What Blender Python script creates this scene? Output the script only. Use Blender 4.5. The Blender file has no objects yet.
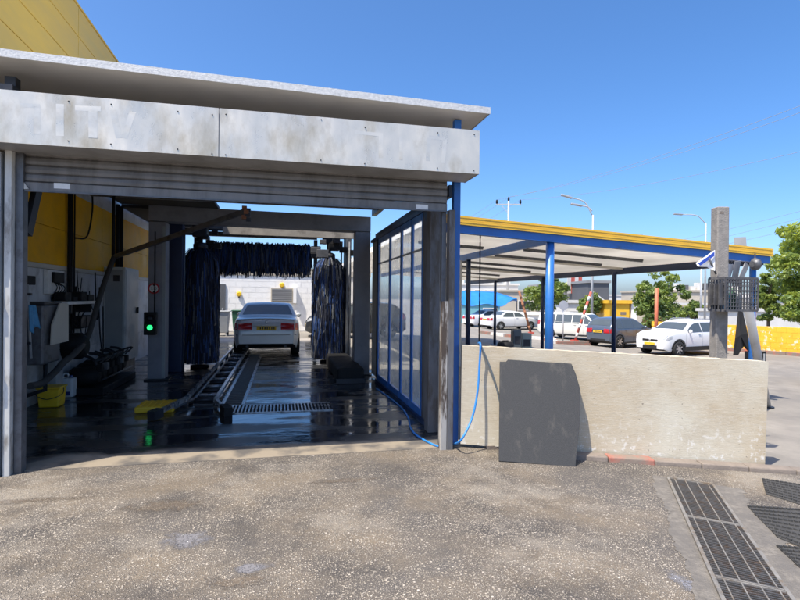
import bpy, bmesh, math, random
import numpy as np
from mathutils import Vector, Matrix
random.seed(7); rng = np.random.default_rng(7)
R = math.radians
S = bpy.context.scene
C = S.collection

# ------------------------------------------------------------------ camera
CH = 1.65; FPX = 520.0; YAW = 12.8; PITCH = 0.22; ROLL = 0.6
cam = bpy.data.cameras.new('camera'); camo = bpy.data.objects.new('camera', cam); C.objects.link(camo)
cam.sensor_width = 36.0; cam.lens = 36.0 * FPX / 800.0; cam.clip_start = 0.05; cam.clip_end = 3000
CR = Matrix.Rotation(R(-YAW), 3, 'Z') @ Matrix.Rotation(R(90 - PITCH), 3, 'X') @ Matrix.Rotation(R(ROLL), 3, 'Z')
camo.matrix_world = Matrix.Translation((0, 0, CH)) @ CR.to_4x4()
S.camera = camo
S.render.resolution_x = 1024; S.render.resolution_y = 768
# ------------------------------------------------------------------ world + sun
SUN_EL = 63.5; SUN_AZ = 240.0           # azimuth clockwise from +Y
w = bpy.data.worlds.new('World'); S.world = w; w.use_nodes = True
nt = w.node_tree; nt.nodes.clear()
sky = nt.nodes.new('ShaderNodeTexSky'); sky.sky_type = 'NISHITA'; sky.sun_disc = False
sky.sun_elevation = R(SUN_EL); sky.sun_rotation = R(SUN_AZ); sky.altitude = 30; sky.air_density = 0.72; sky.dust_density = 2.0; sky.ozone_density = 5.0
bg = nt.nodes.new('ShaderNodeBackground'); bg.inputs['Strength'].default_value = 0.15
wo = nt.nodes.new('ShaderNodeOutputWorld')
hs = nt.nodes.new('ShaderNodeHueSaturation'); hs.inputs['Saturation'].default_value = 1.2
nt.links.new(sky.outputs[0], hs.inputs['Color']); nt.links.new(hs.outputs[0], bg.inputs[0]); nt.links.new(bg.outputs[0], wo.inputs[0])
sl = bpy.data.lights.new('sun', 'SUN'); sl.energy = 3.8; sl.angle = R(0.5); sl.color = (1.0, 0.92, 0.80)
so = bpy.data.objects.new('sun', sl); C.objects.link(so)
sd = Vector((math.sin(R(SUN_AZ)) * math.cos(R(SUN_EL)), math.cos(R(SUN_AZ)) * math.cos(R(SUN_EL)), math.sin(R(SUN_EL))))
so.rotation_euler = sd.to_track_quat('Z', 'Y').to_euler(); so.location = sd * 60
S.view_settings.view_transform = 'Standard'; S.view_settings.look = 'None'
S.view_settings.exposure = 0.92; S.view_settings.gamma = 1.0; S.view_settings.use_curve_mapping = False

# ------------------------------------------------------------------ pixel helpers
CP = Vector((0, 0, CH))
def ray(px, py): return CR @ Vector(((px - 400) / FPX, -(py - 300) / FPX, -1.0))
def atY(px, py, Y): d = ray(px, py); return CP + d * (Y / d.y)
def atX(px, py, X): d = ray(px, py); return CP + d * (X / d.x)
def atZ(px, py, z): d = ray(px, py); return CP + d * ((z - CH) / d.z)
def atD(px, py, D): return CP + ray(px, py) * D
def g(x, y=0):                                   # ground height: the yard falls away to the right
    if x <= 2: return 0.0
    if x < 17: return -0.05 * (x - 2)
    return -0.75
def gnd(px, py):
    z = 0.0
    for i in range(30):
        p = atZ(px, py, z); z = 0.5 * z + 0.5 * g(p.x, p.y)
    return Vector((p.x, p.y, g(p.x)))

# ------------------------------------------------------------------ materials
MATS = {}
def mat(name, col, rough=0.6, metal=0.0, var=0.12, vs=3.0, bump=0.0, bs=60.0, dirt=None, ds=1.5, dlo=0.5, dhi=0.65, spec=None, coat=0, rvar=0.1, stretch=None, alpha=None):
    if name in MATS: return MATS[name]
    m = bpy.data.materials.new(name); m.use_nodes = True; t = m.node_tree; b = t.nodes['Principled BSDF']
    N = t.nodes.new; Lk = t.links.new
    tc = N('ShaderNodeTexCoord'); src = tc.outputs['Object']
    geo = N('ShaderNodeNewGeometry'); src = geo.outputs['Position']
    if stretch:
        mp = N('ShaderNodeMapping'); mp.inputs['Scale'].default_value = stretch; Lk(src, mp.inputs['Vector']); src = mp.outputs[0]
    n = N('ShaderNodeTexNoise'); n.inputs['Scale'].default_value = vs; n.inputs['Detail'].default_value = 6; n.inputs['Roughness'].default_value = .62; Lk(src, n.inputs['Vector'])
    r = N('ShaderNodeMapRange'); r.inputs['From Min'].default_value = .3; r.inputs['From Max'].default_value = .7
    r.inputs['To Min'].default_value = 1 - var; r.inputs['To Max'].default_value = 1 + var; Lk(n.outputs['Fac'], r.inputs['Value'])
    mx = N('ShaderNodeMix'); mx.data_type = 'RGBA'; mx.blend_type = 'MULTIPLY'; mx.inputs['Factor'].default_value = 1
    mx.inputs['A'].default_value = (*col, 1); Lk(r.outputs[0], mx.inputs['B']); out = mx.outputs['Result']
    if dirt:
        d = N('ShaderNodeTexNoise'); d.inputs['Scale'].default_value = ds; d.inputs['Detail'].default_value = 8; d.inputs['Roughness'].default_value = .68; Lk(src, d.inputs['Vector'])
        dr = N('ShaderNodeMapRange'); dr.inputs['From Min'].default_value = dlo; dr.inputs['From Max'].default_value = dhi; Lk(d.outputs['Fac'], dr.inputs['Value'])
        m2 = N('ShaderNodeMix'); m2.data_type = 'RGBA'; Lk(dr.outputs[0], m2.inputs['Factor']); Lk(out, m2.inputs['A']); m2.inputs['B'].default_value = (*dirt, 1); out = m2.outputs['Result']
    Lk(out, b.inputs['Base Color'])
    rr = N('ShaderNodeMapRange'); rr.inputs['From Min'].default_value = .3; rr.inputs['From Max'].default_value = .7
    rr.inputs['To Min'].default_value = max(.03, rough - rvar); rr.inputs['To Max'].default_value = min(1, rough + rvar); Lk(n.outputs['Fac'], rr.inputs['Value']); Lk(rr.outputs[0], b.inputs['Roughness'])
    b.inputs['Metallic'].default_value = metal
    if spec is not None: b.inputs['Specular IOR Level'].default_value = spec
    if coat: b.inputs['Coat Weight'].default_value = coat; b.inputs['Coat Roughness'].default_value = .04
    if alpha is not None: b.inputs['Alpha'].default_value = alpha
    if bump:
        bn = N('ShaderNodeTexNoise'); bn.inputs['Scale'].default_value = bs; bn.inputs['Detail'].default_value = 5; Lk(src, bn.inputs['Vector'])
        bp = N('ShaderNodeBump'); bp.inputs['Strength'].default_value = bump; bp.inputs['Distance'].default_value = .01; Lk(bn.outputs['Fac'], bp.inputs['Height']); Lk(bp.outputs[0], b.inputs['Normal'])
    MATS[name] = m; return m
def emis(name, col, e):
    m = bpy.data.materials.new(name); m.use_nodes = True; b = m.node_tree.nodes['Principled BSDF']
    b.inputs['Base Color'].default_value = (*col, 1); b.inputs['Emission Color'].default_value = (*col, 1); b.inputs['Emission Strength'].default_value = e
    MATS[name] = m; return m

def mat_apron():
    m = bpy.data.materials.new('apron_asphalt'); m.use_nodes = True; t = m.node_tree; b = t.nodes['Principled BSDF']; N = t.nodes.new; Lk = t.links.new
    geo = N('ShaderNodeNewGeometry'); P = geo.outputs['Position']
    def noise(s, det=6, ro=.6):
        n = N('ShaderNodeTexNoise'); n.inputs['Scale'].default_value = s; n.inputs['Detail'].default_value = det; n.inputs['Roughness'].default_value = ro; Lk(P, n.inputs['Vector']); return n.outputs['Fac']
    def mr(x, a, bb, c=0, d=1):
        r = N('ShaderNodeMapRange'); r.inputs['From Min'].default_value = a; r.inputs['From Max'].default_value = bb; r.inputs['To Min'].default_value = c; r.inputs['To Max'].default_value = d; Lk(x, r.inputs['Value']); return r.outputs[0]
    def mix(f, A, B, bt='MIX'):
        x = N('ShaderNodeMix'); x.data_type = 'RGBA'; x.blend_type = bt
        for s, v in (('Factor', f), ('A', A), ('B', B)):
            if hasattr(v, 'is_linked'): Lk(v, x.inputs[s])
            elif s == 'Factor': x.inputs[s].default_value = v
            else: x.inputs[s].default_value = (*v, 1)
        return x.outputs['Result']
    def math_(op, A, B):
        x = N('ShaderNodeMath'); x.operation = op
        for i, v in ((0, A), (1, B)):
            if hasattr(v, 'is_linked'): Lk(v, x.inputs[i])
            else: x.inputs[i].default_value = v
        return x.outputs[0]
    warm = mr(noise(.8, 6), .40, .58); dark = mr(noise(.9, 8, .68), .46, .62); pale = mr(noise(.75, 8, .72), .52, .66)
    binder = mix(warm, (.098, .089, .081), (.185, .148, .105)); binder = mix(dark, binder, (.06, .054, .05))
    v = N('ShaderNodeTexVoronoi'); v.inputs['Scale'].default_value = 84; Lk(P, v.inputs['Vector'])
    v2 = N('ShaderNodeTexVoronoi'); v2.inputs['Scale'].default_value = 170; Lk(P, v2.inputs['Vector'])
    sep = N('ShaderNodeSeparateColor'); Lk(v.outputs['Color'], sep.inputs[0])
    sep2 = N('ShaderNodeSeparateColor'); Lk(v2.outputs['Color'], sep2.inputs[0])
    v3 = N('ShaderNodeTexVoronoi'); v3.inputs['Scale'].default_value = 44; Lk(P, v3.inputs['Vector']); sep3 = N('ShaderNodeSeparateColor'); Lk(v3.outputs['Color'], sep3.inputs[0])
    st3 = math_('MULTIPLY', mr(v3.outputs['Distance'], .42, .30), mr(sep3.outputs[0], .80, .84))
    st1 = math_('MULTIPLY', mr(v.outputs['Distance'], .50, .34), mr(sep.outputs[0], .34, .40))
    st2 = math_('MULTIPLY', mr(v2.outputs['Distance'], .52, .34), mr(sep2.outputs[0], .30, .36))
    stone = mix(sep.outputs[1], (.28, .25, .215), (.66, .57, .45)); stone2 = mix(sep2.outputs[1], (.21, .19, .165), (.50, .435, .345))
    fade = mr(noise(1.5, 7, .68), .36, .54, .38, 1)
    col = mix(math_('MULTIPLY', st2, fade), binder, stone2); col = mix(math_('MULTIPLY', st1, fade), col, stone); col = mix(math_('MULTIPLY', st3, fade), col, mix(sep3.outputs[1], (.38, .33, .27), (.70, .62, .52)))
    col = mix(math_('MULTIPLY', pale, .4), col, (.42, .38, .32))
    # wet hollows with a shape of their own
    wet = None; sky_glint = None
    for (px, py, rx, ry) in ((186, 539, .15, .12), (165, 505, .30, .13), (252, 567, .13, .05), (240, 580, .18, .07), (692, 585, .06, .16), (345, 480, .3, .06), (30, 500, .5, .05)):
        c = gnd(px, py)
        mp = N('ShaderNodeMapping'); mp.vector_type = 'TEXTURE'; mp.inputs['Location'].default_value = c; mp.inputs['Scale'].default_value = (rx, ry, 5); Lk(P, mp.inputs['Vector'])
        ln = N('ShaderNodeVectorMath'); ln.operation = 'LENGTH'; Lk(mp.outputs[0], ln.inputs[0])
        k = mr(math_('ADD', ln.outputs['Value'], math_('MULTIPLY', math_('SUBTRACT', noise(9, 7, .7), .5), 3.4)), 1.12, .60)
        wet = k if wet is None else math_('MAXIMUM', wet, k)
        if (px, py) in ((186, 539), (252, 567), (692, 585)): sky_glint = k if sky_glint is None else math_('MAXIMUM', sky_glint, k)
    wet = math_('MULTIPLY', wet, mr(math_('MULTIPLY', st1, fade), 0, 1, 1, .45))
    col = mix(math_('MULTIPLY', wet, .7), col, (.14, .112, .085)); col = mix(math_('MULTIPLY', sky_glint, .95), col, (.21, .205, .215))  # pale grey on three puddles is reflected sky painted into the colour
    Lk(col, b.inputs['Base Color'])
    ro = mr(wet, 0, 1, .82, .06); Lk(ro, b.inputs['Roughness']); b.inputs['Specular IOR Level'].default_value = .45
    h = math_('ADD', math_('MULTIPLY', st1, 1.0), math_('ADD', math_('MULTIPLY', st2, .5), st3)); h = math_('ADD', h, math_('MULTIPLY', noise(14, 6), 1.5))
    h = math_('MULTIPLY', h, mr(wet, 0, 1, 1, .03))
    bp = N('ShaderNodeBump'); bp.inputs['Strength'].default_value = 1.0; bp.inputs['Distance'].default_value = .010; Lk(h, bp.inputs['Height']); Lk(bp.outputs[0], b.inputs['Normal'])
    MATS['apron'] = m; return m
def mat_wetfloor():
    m = bpy.data.materials.new('wet_concrete'); m.use_nodes = True; t = m.node_tree; b = t.nodes['Principled BSDF']; N = t.nodes.new; Lk = t.links.new
    geo = N('ShaderNodeNewGeometry'); P = geo.outputs['Position']
    def noise(s, det=6, st=(1, 1, 1)):
        mp = N('ShaderNodeMapping'); mp.inputs['Scale'].default_value = st; Lk(P, mp.inputs['Vector'])
        n = N('ShaderNodeTexNoise'); n.inputs['Scale'].default_value = s; n.inputs['Detail'].default_value = det; Lk(mp.outputs[0], n.inputs['Vector']); return n.outputs['Fac']
    def mr(x, a, bb, c=0, d=1):
        r = N('ShaderNodeMapRange'); r.inputs['From Min'].default_value = a; r.inputs['From Max'].default_value = bb; r.inputs['To Min'].default_value = c; r.inputs['To Max'].default_value = d; Lk(x, r.inputs['Value']); return r.outputs[0]
    sx = N('ShaderNodeSeparateXYZ'); Lk(P, sx.inputs[0])
    ad = N('ShaderNodeMath'); ad.operation = 'MULTIPLY_ADD'; Lk(noise(2.2), ad.inputs[0]); ad.inputs[1].default_value = .5; Lk(sx.outputs['Y'], ad.inputs[2])
    wet = mr(ad.outputs[0], 6.12, 6.28)
    def mix(f, A, B):
        x = N('ShaderNodeMix'); x.data_type = 'RGBA'
        for s, v in (('Factor', f), ('A', A), ('B', B)):
            if hasattr(v, 'is_linked'): Lk(v, x.inputs[s])
            else: x.inputs[s].default_value = (*v, 1)
        return x.outputs['Result']
    dry = mix(mr(noise(3.2, 9), .44, .62), (.27, .225, .165), (.10, .09, .078)); wc = mix(mr(noise(1.3, 8), .42, .6), (.028, .029, .031), (.012, .0125, .014))
    far = mr(sx.outputs['Y'], 19, 20.5)
    Lk(mix(far, mix(wet, dry, wc), (.33, .30, .26)), b.inputs['Base Color'])
    pud = mr(noise(1.7, 6, (.55, 1.7, 1)), .43, .55)
    r2 = mr(pud, 0, 1, .34, .06)
    mm = N('ShaderNodeMix'); Lk(wet, mm.inputs[0]); mm.inputs[2].default_value = .75; Lk(r2, mm.inputs[3])
    m3 = N('ShaderNodeMix'); Lk(far, m3.inputs[0]); Lk(mm.outputs[0], m3.inputs[2]); m3.inputs[3].default_value = .8
    Lk(m3.outputs[0], b.inputs['Roughness'])
    b.inputs['Specular IOR Level'].default_value = .8
    bp = N('ShaderNodeBump'); bp.inputs['Strength'].default_value = .4; bp.inputs['Distance'].default_value = .006; Lk(noise(6, 5, (.7, 1.5, 1)), bp.inputs['Height']); Lk(bp.outputs[0], b.inputs['Normal'])
    MATS['wetfloor'] = m; return m
def glass(name, tint, rough=.03, trans=.75):
    m = bpy.data.materials.new(name); m.use_nodes = True; t = m.node_tree; t.nodes.clear(); N = t.nodes.new; Lk = t.links.new
    o = N('ShaderNodeOutputMaterial'); tr = N('ShaderNodeBsdfTransparent'); tr.inputs[0].default_value = (*tint, 1)
    gl = N('ShaderNodeBsdfGlossy'); gl.inputs['Roughness'].default_value = rough; gl.inputs[0].default_value = (.9, .95, 1, 1)
    df = N('ShaderNodeBsdfTranslucent'); df.inputs[0].default_value = (.86, .88, .87, 1)
    geo = N('ShaderNodeNewGeometry'); n = N('ShaderNodeTexNoise'); n.inputs['Scale'].default_value = 2.2; n.inputs['Detail'].default_value = 8; Lk(geo.outputs['Position'], n.inputs['Vector'])
    r = N('ShaderNodeMapRange'); r.inputs[1].default_value = .4; r.inputs[2].default_value = .75; r.inputs[3].default_value = (1 - trans) * .6; r.inputs[4].default_value = 1 - trans; Lk(n.outputs['Fac'], r.inputs[0])
    m1 = N('ShaderNodeMixShader'); Lk(r.outputs[0], m1.inputs[0]); Lk(tr.outputs[0], m1.inputs[1]); Lk(df.outputs[0], m1.inputs[2])
    m2 = N('ShaderNodeMixShader'); m2.inputs[0].default_value = .14; Lk(m1.outputs[0], m2.inputs[1]); Lk(gl.outputs[0], m2.inputs[2])
    Lk(m2.outputs[0], o.inputs[0]); MATS[name] = m; return m

def trans_sheet(name, col, tr):                  # milky corrugated plastic roofing
    m = bpy.data.materials.new(name); m.use_nodes = True; t = m.node_tree; t.nodes.clear(); N = t.nodes.new; Lk = t.links.new
    o = N('ShaderNodeOutputMaterial'); a = N('ShaderNodeBsdfDiffuse'); b = N('ShaderNodeBsdfTranslucent'); mx = N('ShaderNodeMixShader'); mx.inputs[0].default_value = tr
    geo = N('ShaderNodeNewGeometry'); n = N('ShaderNodeTexNoise'); n.inputs['Scale'].default_value = 1.3; n.inputs['Detail'].default_value = 6; Lk(geo.outputs['Position'], n.inputs['Vector'])
    r = N('ShaderNodeMapRange'); r.inputs[1].default_value = .3; r.inputs[2].default_value = .7; r.inputs[3].default_value = .86; r.inputs[4].default_value = 1.0; Lk(n.outputs['Fac'], r.inputs[0])
    m1 = N('ShaderNodeMix'); m1.data_type = 'RGBA'; m1.blend_type = 'MULTIPLY'; m1.inputs['Factor'].default_value = 1; m1.inputs['A'].default_value = (*col, 1); Lk(r.outputs[0], m1.inputs['B'])
    Lk(m1.outputs['Result'], a.inputs[0]); Lk(m1.outputs['Result'], b.inputs[0]); Lk(a.outputs[0], mx.inputs[1]); Lk(b.outputs[0], mx.inputs[2]); Lk(mx.outputs[0], o.inputs[0]); MATS[name] = m
def mat_slab():
    m = bpy.data.materials.new('slab_concrete'); m.use_nodes = True; t = m.node_tree; b = t.nodes['Principled BSDF']; N = t.nodes.new; Lk = t.links.new
    geo = N('ShaderNodeNewGeometry'); P = geo.outputs['Position']
    def noise(sc, det=6, ro=.6, st=(1, 1, 1)):
        mp = N('ShaderNodeMapping'); mp.inputs['Scale'].default_value = st; Lk(P, mp.inputs['Vector'])
        n = N('ShaderNodeTexNoise'); n.inputs['Scale'].default_value = sc; n.inputs['Detail'].default_value = det; n.inputs['Roughness'].default_value = ro; Lk(mp.outputs[0], n.inputs['Vector']); return n.outputs['Fac']
    def mr(x, a, bb, c=0, d=1):
        r = N('ShaderNodeMapRange'); r.inputs['From Min'].default_value = a; r.inputs['From Max'].default_value = bb; r.inputs['To Min'].default_value = c; r.inputs['To Max'].default_value = d; Lk(x, r.inputs['Value']); return r.outputs[0]
    def mix(f, A, B):
        x = N('ShaderNodeMix'); x.data_type = 'RGBA'
        for q, v in (('Factor', f), ('A', A), ('B', B)):
            if hasattr(v, 'is_linked'): Lk(v, x.inputs[q])
            elif q == 'Factor': x.inputs[q].default_value = v
            else: x.inputs[q].default_value = (*v, 1)
        return x.outputs['Result']
    def mul(A, B):
        x = N('ShaderNodeMath'); x.operation = 'MULTIPLY'
        for i_, v in ((0, A), (1, B)):
            if hasattr(v, 'is_linked'): Lk(v, x.inputs[i_])
            else: x.inputs[i_].default_value = v
        return x.outputs[0]
    col = mix(mr(noise(.8, 5), .4, .6), (.52, .435, .305), (.595, .55, .435))
    col = mix(mul(mr(noise(2.2, 8, .7), .5, .66), .4), col, (.40, .32, .215))
    col = mix(mul(mr(noise(1, 3, .5, (7, 7, 95)), .5, .72), .45), col, (.65, .61, .51))           # trowel lines
    col = mix(mul(mr(noise(1, 3, .5, (9, 9, 120)), .55, .75), .4), col, (.33, .29, .22))
    col = mix(mr(noise(34, 3, .5), .70, .76), col, (.22, .19, .15))                                # pits
    sx = N('ShaderNodeSeparateXYZ'); Lk(P, sx.inputs[0])
    sp = mul(mr(noise(16, 5, .65), .56, .63), mr(sx.outputs['Z'], .42, .02))
    col = mix(mul(sp, .8), col, (.74, .72, .66))                                                   # lime splashes low down
    col = mix(mul(mr(noise(40, 4), .6, .68), .35), col, (.68, .64, .55))
    Lk(col, b.inputs['Base Color']); b.inputs['Roughness'].default_value = .88
    bp = N('ShaderNodeBump'); bp.inputs['Strength'].default_value = .35; bp.inputs['Distance'].default_value = .006; Lk(noise(1, 4, .6, (40, 40, 110)), bp.inputs['Height']); Lk(bp.outputs[0], b.inputs['Normal'])
    MATS['concrete'] = m
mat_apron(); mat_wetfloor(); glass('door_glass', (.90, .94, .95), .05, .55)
mat('lot', (.235, .215, .185), .85, var=.3, vs=1.6, bump=.5, bs=70, dirt=(.19, .175, .155), ds=.35, dlo=.45, dhi=.7)
mat('galv', (.76, .69, .57), .33, .42, var=.14, vs=2.2, bump=.14, bs=2.5, dirt=(.46, .37, .235), ds=1.7, dlo=.48, dhi=.76, rvar=.12, stretch=(1.6, 1, .8))
mat('galv_ghost', (.79, .725, .61), .38, .42, var=.16, vs=2.2, dirt=(.54, .46, .33), ds=1.5, dlo=.46, dhi=.74, rvar=.14, stretch=(1, 1, 1.4))
mat('galv_dull', (.42, .42, .42), .5, .35, var=.16, vs=2.5, dirt=(.25, .24, .22), ds=2, dlo=.5, dhi=.8)
mat('roof_lip', (.62, .62, .60), .55, .1, var=.2, vs=30, bump=.35, bs=60)
mat('roof_soffit', (.52, .49, .44), .5, .1, var=.08, vs=1.5)
mat('shutter', (.20, .19, .18), .5, .3, var=.16, vs=3, dirt=(.11, .10, .09), ds=2.2, dlo=.46, dhi=.7, stretch=(2.2, 1, .6))
mat('white_paint', (.58, .575, .54), .6, var=.15, vs=6, dirt=(.26, .24, .21), ds=4, dlo=.50, dhi=.66, stretch=(2, 2, .6))
mat('label_white', (.75, .75, .73), .5, var=.1, vs=20)
mat('steel', (.13, .135, .145), .45, .35, var=.25, vs=5, dirt=(.06, .057, .053), ds=6, dlo=.5, dhi=.7)
mat('dark_steel', (.032, .034, .04), .45, .3, var=.25, vs=5)
mat('black', (.011, .011, .012), .65, spec=.25, var=.3, vs=10)
mat('rubber', (.05, .049, .047), .8, var=.3, vs=20, bump=.4, bs=80)
mat('blue_paint', (.022, .13, .42), .4, var=.12, vs=4, dirt=(.05, .08, .14), ds=3, dlo=.58, dhi=.75)
mat('blue_post', (.03, .17, .52), .4, var=.1, vs=5, dirt=(.12, .22, .36), ds=5, dlo=.6, dhi=.72)
mat('navy', (.012, .025, .07), .4, var=.2, vs=4)
mat('rust_post', (.42, .40, .365), .7, var=.15, vs=4, dirt=(.075, .055, .042), ds=2.2, dlo=.46, dhi=.53, bump=.3, bs=40, stretch=(3.5, 3.5, .55)); mat('worn_post', (.15, .15, .155), .6, .2, var=.2, vs=5, dirt=(.10, .085, .07), ds=3, dlo=.48, dhi=.6, stretch=(2, 2, .6))
mat('gold', (.72, .46, .075), .5, var=.07, vs=.9, spec=.25, dirt=(.60, .41, .10), ds=.7, dlo=.45, dhi=.7, stretch=(1, .35, 2))
mat('yellow_in', (.92, .47, .01), .6, spec=.15, var=.06, vs=2, dirt=(.7, .36, .02), ds=1.5, dlo=.5, dhi=.8)
mat('yellow_trim', (.85, .50, .045), .45, var=.06, vs=6)
mat('yellow_plastic', (.80, .50, .02), .5, var=.1, vs=8, dirt=(.4, .26, .04), ds=9, dlo=.55, dhi=.75)
mat('wall_grey', (.60, .61, .625), .55, var=.12, vs=2.5, dirt=(.26, .26, .26), ds=1.6, dlo=.5, dhi=.72)
mat('portal', (.24, .245, .275), .5, .1, var=.15, vs=3, dirt=(.16, .16, .175), ds=2.5, dlo=.52, dhi=.75)
mat('beige_panel', (.55, .51, .43), .6, var=.08, vs=3)
mat('cabinet', (.30, .325, .335), .45, var=.08, vs=3)
mat_slab()
mat('concrete_pole', (.27, .25, .225), .85, var=.22, vs=14, bump=.5, bs=60)
mat('mat_board', (.042, .043, .044), .72, var=.35, vs=120, dirt=(.088, .083, .074), ds=5, dlo=.54, dhi=.72, bump=.5, bs=180, stretch=(1.6, 1.6, .5))
mat('hose_blue', (.03, .22, .62), .4, var=.06)
mat('hose_grey', (.12, .14, .15), .5, var=.1)
mat('kerb', (.21, .175, .145), .85, var=.2, vs=9, bump=.5, bs=50, dirt=(.2, .17, .14), ds=5)
mat('kerb_red', (.40, .13, .09), .8, var=.2, vs=9, bump=.5, bs=50, dirt=(.22, .175, .14), ds=4, dlo=.36, dhi=.56); mat('drain_margin', (.165, .15, .13), .9, var=.35, vs=22, bump=.9, bs=60, dirt=(.13, .12, .108), ds=5, dlo=.42, dhi=.6)
mat('kerb_white', (.62, .60, .56), .8, var=.15, vs=9)
mat('grate', (.14, .135, .13), .5, .6, var=.3, vs=20, dirt=(.16, .10, .06), ds=14, dlo=.5, dhi=.7)
mat('grate_frame', (.26, .245, .22), .6, .4, var=.25, vs=14, dirt=(.2, .15, .1), ds=9)
mat('trench', (.012, .011, .01), .9)
trans_sheet('ceil_white', (.94, .915, .865), .62); trans_sheet('roof_sheeting', (.94, .93, .905), .88)
mat('fixture', (.10, .10, .10), .6, var=.1)
mat('white_wall', (.86, .85, .82), .8, var=.05, vs=3)
mat('far_white', (.62, .61, .58), .8, var=.08, vs=.7)
mat('far_grey', (.24, .245, .25), .8, var=.12, vs=.6)
mat('far_dark', (.10, .105, .115), .8, var=.15, vs=.6)
mat('far_tan', (.48, .43, .35), .85, var=.1, vs=.7)
mat('win_dark', (.03, .035, .04), .15, var=.3)
mat('car_white', (.78, .78, .77), .3, var=.02, vs=2, coat=.6, rvar=.02)
mat('car_silver', (.60, .63, .64), .32, .15, var=.03, vs=2, coat=.7, rvar=.02)
mat('car_bluegrey', (.10, .125, .165), .3, .3, var=.03, vs=2, coat=.7, rvar=.02)
mat('car_dark', (.035, .038, .042), .3, .2, var=.03, vs=2, coat=.7, rvar=.02)
mat('car_blue', (.02, .06, .22), .3, .2, var=.03, vs=2, coat=.7, rvar=.02)
mat('car_van', (.74, .72, .64), .35, var=.02, vs=2, coat=.5, rvar=.02)
mat('car_glass', (.075, .092, .10), .03, var=.1, coat=.3, rvar=.02)
mat('car_trim', (.022, .022, .023), .55, var=.2, vs=9)
mat('seam', (.01, .01, .01), .8)
mat('tyre', (.02, .02, .02), .85, var=.2, vs=20)
mat('alloy', (.5, .5, .5), .35, .7, var=.1)
mat('lamp_red', (.42, .012, .014), .2, var=.15, vs=20, coat=.5)
mat('lamp_clear', (.6, .62, .64), .12, .3, var=.2, vs=20, coat=.5)
mat('plate_yellow', (.80, .50, .03), .5, var=.05)
mat('plate_text', (.02, .02, .02), .6)
mat('bark', (.16, .115, .08), .9, var=.3, vs=12, bump=.8, bs=30)
mat('bin_grey', (.36, .37, .37), .6); mat('bin_green', (.025, .10, .055), .55)
mat('tarp', (.02, .19, .62), .5, var=.1, vs=2)
mat('aqua', (.16, .40, .46), .7, var=.1, vs=1)
mat('yellow_wall', (.84, .45, .03), .75, var=.1, vs=3, dirt=(.76, .70, .55), ds=2.4, dlo=.56, dhi=.62, bump=.3, bs=20)
mat('orange_post', (.55, .15, .075), .6, var=.12, vs=6)
mat('red_white', (.50, .10, .07), .65, var=.2, vs=5)
mat('rusty', (.28, .12, .06), .8, var=.3, vs=8)
mat('cabinet_light', (.55, .60, .61), .45, var=.08, vs=3, dirt=(.4, .43, .43), ds=2); mat('conv_steel', (.42, .43, .45), .3, .6, var=.3, vs=8, dirt=(.08, .075, .07), ds=7, dlo=.5, dhi=.66); mat('tan_beam', (.34, .31, .26), .7, var=.2, vs=4, dirt=(.2, .18, .15), ds=3); mat('roof_dark', (.05, .048, .045), .8, var=.3, vs=2); mat('galv_post', (.50, .51, .52), .5, .3, var=.08)
mat('cloth_blue', (.09, .30, .52), .8, var=.15, vs=12); mat('cloth_black', (.016, .016, .017), .9, var=.3, vs=14)
mat('crate', (.075, .075, .08), .55, var=.15, vs=10, dirt=(.13, .125, .12), ds=8)
mat('flag_white', (.85, .85, .84), .8, var=.03); mat('flag_blue', (.03, .08, .42), .8, var=.05)
mat('bristle_dark', (.008, .012, .03), .75, var=.3, vs=30); mat('bristle_blue', (.02, .06, .20), .7, var=.3, vs=30); mat('bristle_grey', (.13, .14, .15), .7, var=.3, vs=30)
mat('red_sign', (.5, .02, .025), .5); mat('jerry', (.55, .58, .58), .45, var=.08)
mat('pebble', (.33, .28, .22), .85, var=.4, vs=40)
emis('green_lamp', (.02, .7, .17), 1.1);
def leafmat(name, col):
    m = bpy.data.materials.new(name); m.use_nodes = True; t = m.node_tree; t.nodes.clear(); N = t.nodes.new; Lk = t.links.new
    o = N('ShaderNodeOutputMaterial'); d = N('ShaderNodeBsdfPrincipled'); d.inputs['Base Color'].default_value = (*col, 1); d.inputs['Roughness'].default_value = .5
    tr = N('ShaderNodeBsdfTranslucent'); tr.inputs[0].default_value = (col[0] * 1.7, col[1] * 1.5, col[2] * .8, 1)
    mx = N('ShaderNodeMixShader'); mx.inputs[0].default_value = .35; Lk(d.outputs[0], mx.inputs[1]); Lk(tr.outputs[0], mx.inputs[2]); Lk(mx.outputs[0], o.inputs[0]); MATS[name] = m
leafmat('leaf_a', (0.165, 0.242, 0.068)); leafmat('leaf_b', (0.253, 0.33, 0.088)); leafmat('leaf_c', (0.098, 0.155, 0.049)); leafmat('leaf_bright', (.27, .34, .06)); leafmat('leaf_dry', (0.213, 0.15, 0.075))
M = MATS

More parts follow.
